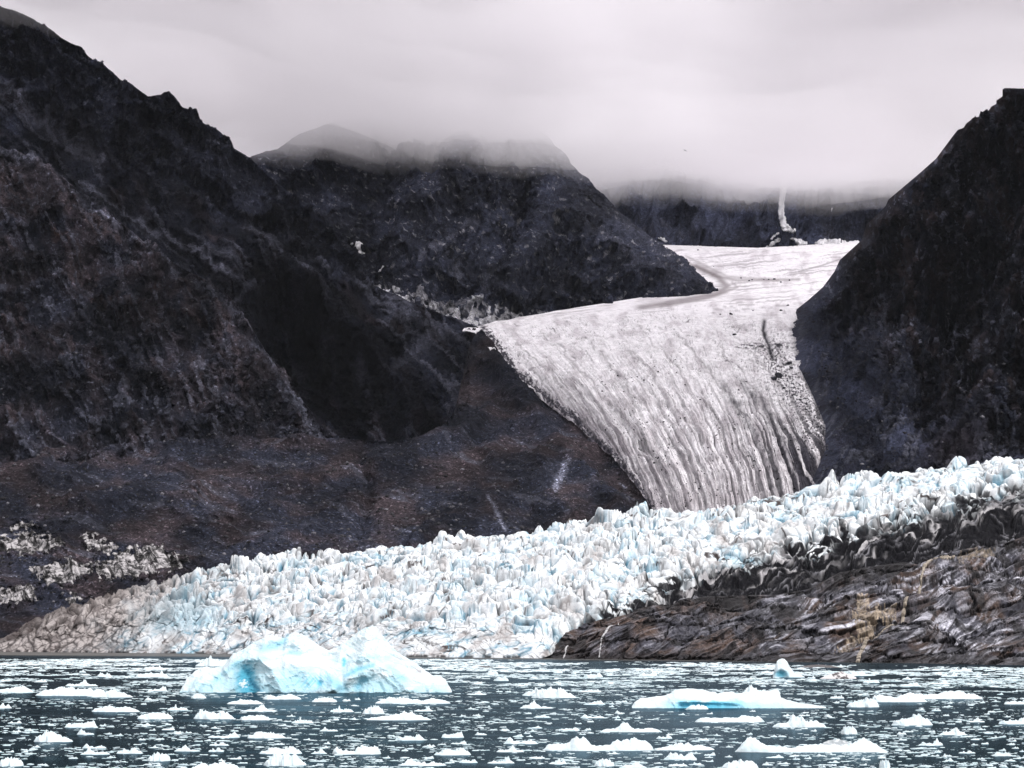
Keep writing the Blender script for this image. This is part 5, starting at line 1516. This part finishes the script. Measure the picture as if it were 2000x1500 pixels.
for mi, its in cells.items():
    bykind = {}
    for it in its:
        size = 'small' if it[2] < 24 else ('wide' if it[2] > 45 else 'mid-sized')
        bykind.setdefault(size + ' ' + SH[it[4]][1], []).append(it)
    for kd, li in bykind.items():
        li.sort()
        for k, it in enumerate(li):
            if len(li) == 1: lab = 'only %s floe %s' % (kd, MARK[mi][4])
            else: lab = '%s %s floe %s' % ('leftmost' if k == 0 else 'rightmost' if k == len(li) - 1 else ORD[k] + ' from left', kd, MARK[mi][4])
            add_floe(it[0] - it[2] / 2, it[0] + it[2] / 2, it[1], it[3], None, 0, lab, dep=max(it[2] * water_D(it[1]) / F * rs.uniform(.35, .7), 0.8), shared=SH[it[4]][0])


# brash ice: far past counting, one object
def brash():
    rs = np.random.RandomState(5)
    nvp, up = 7, 7
    protos = []
    for k in range(10):
        G = floe_mesh(1, 1, 1, np.clip(rs.rand(5) + 0.2, 0, 1), 1200 + k, nx=8, ny=5, rough=0.5)
        G[0, :, 2] = -0.5; G[-1, :, 2] = -0.5
        protos.append(G)
    sh = protos[0].shape
    fc = grid_faces(sh[0], sh[1])
    npx = sh[0] * sh[1]
    n = 70000
    # uniform in image rows weighting; more in the far water and in drifting lanes
    y = 1287 + 214 * rs.rand(n * 3) ** 1.25
    x = rs.uniform(-330, 2330, n * 3)
    lane = fbm(x / 260, (y - 1240) ** 0.5 * 2.6, 0, 3, 601) + 0.5 * fbm(x / 60, (y - 1240) / 5, 0, 3, 603)
    dens = ss(-0.35, 0.45, lane) * (0.24 + 1.3 * (1 - ss(1300, 1375, y)))
    calm = np.exp(-(((x - 620) / 260) ** 2 + ((y - 1368) / 16) ** 2)) + np.exp(-(((x - 1350) / 150) ** 2 + ((y - 1392) / 10) ** 2))
    dens = dens * (1 - 0.85 * np.clip(calm, 0, 1))
    lim = np.interp(x, [0, 600, 1060, 1500, 2000], [1284, 1286, 1292, 1298, 1306])
    dens = dens * (y > lim - 3 * rs.rand(n * 3))
    keep = rs.rand(n * 3) < dens
    x, y = x[keep][:n], y[keep][:n]
    n = len(x)
    D = water_D(y); s = D / F
    wp = (1.8 + 14 * rs.rand(n) ** 3.6) * (0.7 + 0.7 * (y - 1285) / 215)
    far = 1 - ss(1310, 1400, y)
    w_ = wp * (1 + 0.5 * far) * s
    h_ = np.clip(wp * rs.uniform(0.06, 0.13, n), 0.3, 2.0) * s
    d_ = w_ * rs.uniform(0.3, 0.7, n)
    X0 = (x - 1000) * s
    pr = rs.randint(0, 10, n)
    Vs, Fs = [], []; tot = 0
    for k in range(10):
        m_ = pr == k
        nk = int(m_.sum())
        G = protos[k].reshape(-1, 3)[None] * np.stack([w_[m_], d_[m_], h_[m_]], -1)[:, None]
        G = G + np.stack([X0[m_], D[m_], 0 * D[m_]], -1)[:, None]
        Vs.append(G.reshape(-1, 3))
        Fs.append((fc[None] + (np.arange(nk) * npx)[:, None, None] + tot).reshape(-1, 4)); tot += nk * npx
    V = np.concatenate(Vs); Fc = np.concatenate(Fs)
    npc = len(V) // npx; ym = V[::npx, 1]; fr_ = ss(650, 1100, ym[:npc]); sh_ = 0.35 + 0.65 * rs.rand(npc) ** 0.7; sh_ = sh_ + (1 - sh_) * 0.7 * fr_
    col = np.repeat((WHITE[None] * sh_[:, None] * (1 + (np.array([-0.12, 0.03, 0.06]))[None] * (1 - sh_[:, None]) * 2)), npx, 0)
    o = add_mesh('brash_ice', V, Fc, M_FLOE, col, smooth=False)
    tag(o, 'countless small bits of brash ice strewn over the whole fjord surface', 'brash ice', 'stuff')


brash()


# ------------------------------------------------------------------ bird
def bird():
    p = to_world(np.array(1338.0), np.array(294.0), np.array(900.0))
    root = bpy.data.objects.new('bird', None); COL.objects.link(root); root.location = p
    m, t, b = mat_new('bird_feathers'); b.inputs['Base Color'].default_value = (0.03, 0.03, 0.035, 1); b.inputs['Roughness'].default_value = 0.8
    # body along x, tapered
    prof = [(-0.30, 0.01, 0), (-0.22, 0.05, 0), (-0.1, 0.075, 0), (0.05, 0.08, 0.0), (0.16, 0.055, 0.015), (0.21, 0.045, 0.03), (0.26, 0.035, 0.03), (0.29, 0.012, 0.025), (0.33, 0.003, 0.02)]
    V = []; k = 10
    for x, r, z in prof:
        for i in range(k):
            a = i / k * 6.283; V.append((x, r * math.cos(a), z + r * math.sin(a)))
    Fc = [(j * k + i, j * k + (i + 1) % k, (j + 1) * k + (i + 1) % k, (j + 1) * k + i) for j in range(len(prof) - 1) for i in range(k)]
    add_mesh('body', V, Fc, m, parent=root)
    for s_ in (-1, 1):
        sp = [(0, .10, 0.0, .24), (.2, .12, .07, .22), (.42, .09, .10, .17), (.62, .02, .07, .10), (.74, -.05, .03, .02)]
        V = []
        for y, x, z, c_ in sp:
            V += [(x, s_ * y, z + .012), (x - c_, s_ * y, z), (x - c_ * .4, s_ * y, z - .012)]
        Fc = []
        for j in range(len(sp) - 1):
            for i in range(3):
                a, b2 = j * 3 + i, j * 3 + (i + 1) % 3
                Fc.append((a, b2, b2 + 3, a + 3))
        add_mesh('wing', V, Fc, m, parent=root)
    add_mesh('tail', [(-.27, -.04, 0), (-.27, .04, 0), (-.42, .08, 0.0), (-.42, -.08, 0.0), (-.27, -.04, .01), (-.27, .04, .01), (-.42, .08, 0.008), (-.42, -.08, 0.008)],
             [(0, 1, 2, 3), (7, 6, 5, 4), (0, 4, 5, 1), (1, 5, 6, 2), (2, 6, 7, 3), (3, 7, 4, 0)], m, parent=root)
    root.rotation_euler = (math.radians(35), math.radians(-30), math.radians(60))
    tag(root, 'small dark seabird gliding in front of the cloud above the valley', 'bird')


bird()


# ------------------------------------------------------------------ low cloud
def cloud():
    nx, ny = 230, 260
    xs = np.linspace(-3200, 3200, nx); ys = np.linspace(2200, 10500, ny)
    X, Y = np.meshgrid(xs, ys)
    base = 756 + 0.055 * np.maximum(Y - 4650, 0) + 0.03 * np.minimum(Y - 4650, 0) + fbm(X / 900, Y / 900, 0, 3, 801) * 20 + fbm(X / 170, Y / 300, 0, 3, 805) * 12 + fbm(X / 230, Y / 1400, 0, 3, 806) * 17
    base = base + 84 * (1 - ss(-500, -150, X)) * (1 - ss(4000, 4400, Y))
    base = base - 30 * np.exp(-(((X + 10) / 180) ** 2 + ((Y - 4600) / 380) ** 2)) + 26 * (1 - ss(-300, -110, X)) * ss(4000, 4300, Y) * (1 - ss(4900, 5100, Y)) + 18 * ss(4950, 5150, Y)
    decks = [base, base + 24 + fbm(X / 200, Y / 260, 2, 3, 807) * 14, base + 62 + fbm(X / 260, Y / 300, 4, 3, 809) * 20, base + 125 + fbm(X / 700, Y / 900, 3, 3, 803) * 70]
    e = np.minimum(ss(0, 12, np.minimum(np.arange(nx), nx - 1 - np.arange(nx)))[None], ss(0, 12, np.minimum(np.arange(ny), ny - 1 - np.arange(ny)))[:, None])
    for k, (dens, lab) in enumerate(((0.0010, 'thin veil of mist under the overcast, dimming the upper slopes'), (0.0044, 'soft grey lower edge of the overcast wrapping the mountain shoulders'),
                                     (0.0115, 'thick grey overcast cloud layer hiding the mountain tops'))):
        lo, hi = decks[k], decks[k + 1] - 0.5
        mid = (lo + hi) / 2
        B = np.stack([X, Y, mid + (lo - mid) * (0.04 + .96 * e)], -1); T = np.stack([X, Y, mid + (hi - mid) * (0.04 + .96 * e)], -1)
        fb = grid_faces(ny, nx); n = nx * ny
        idx = np.arange(n).reshape(ny, nx)
        side = []
        for a in (idx[0, :], idx[-1, ::-1], idx[::-1, 0], idx[:, -1]):
            side += [(a[i], a[i + 1], a[i + 1] + n, a[i] + n) for i in range(len(a) - 1)]
        V = np.concatenate([B.reshape(-1, 3), T.reshape(-1, 3)])
        Fc = np.concatenate([fb, fb[:, ::-1] + n, np.array(side)])
        m = bpy.data.materials.new('cloud_vapour'); m.use_nodes = True
        t = m.node_tree; t.nodes.clear()
        o_ = N(t, 'ShaderNodeOutputMaterial'); pv = N(t, 'ShaderNodeVolumePrincipled')
        pv.inputs['Color'].default_value = (0.945, 0.93, 0.95, 1); pv.inputs['Density'].default_value = dens
        pv.inputs['Anisotropy'].default_value = 0.0
        t.links.new(pv.outputs[0], o_.inputs['Volume'])
        o = add_mesh(('cloud_veil', 'cloud_edge', 'low_cloud')[k], V, Fc, m)
        tag(o, lab, 'cloud', 'stuff')


cloud()


# ------------------------------------------------------------------ thin air haze under the cloud
def haze():
    x0, x1, y0, y1, z0, z1 = -16000, 16000, -2100, 31000, -2.0, 640.0
    V = [(x, y, z) for z in (z0, z1) for y in (y0, y1) for x in (x0, x1)]
    Fc = [(0, 2, 3, 1), (4, 5, 7, 6), (0, 1, 5, 4), (2, 6, 7, 3), (0, 4, 6, 2), (1, 3, 7, 5)]
    m = bpy.data.materials.new('haze_air'); m.use_nodes = True
    t = m.node_tree; t.nodes.clear()
    o_ = N(t, 'ShaderNodeOutputMaterial'); pv = N(t, 'ShaderNodeVolumePrincipled')
    pv.inputs['Color'].default_value = (0.90, 0.93, 1.0, 1); pv.inputs['Density'].default_value = 3.0e-6
    t.links.new(pv.outputs[0], o_.inputs['Volume'])
    o = add_mesh('haze', V, Fc, m, smooth=False)
    tag(o, 'thin damp air greying the far mountains', 'haze', 'stuff')


haze()
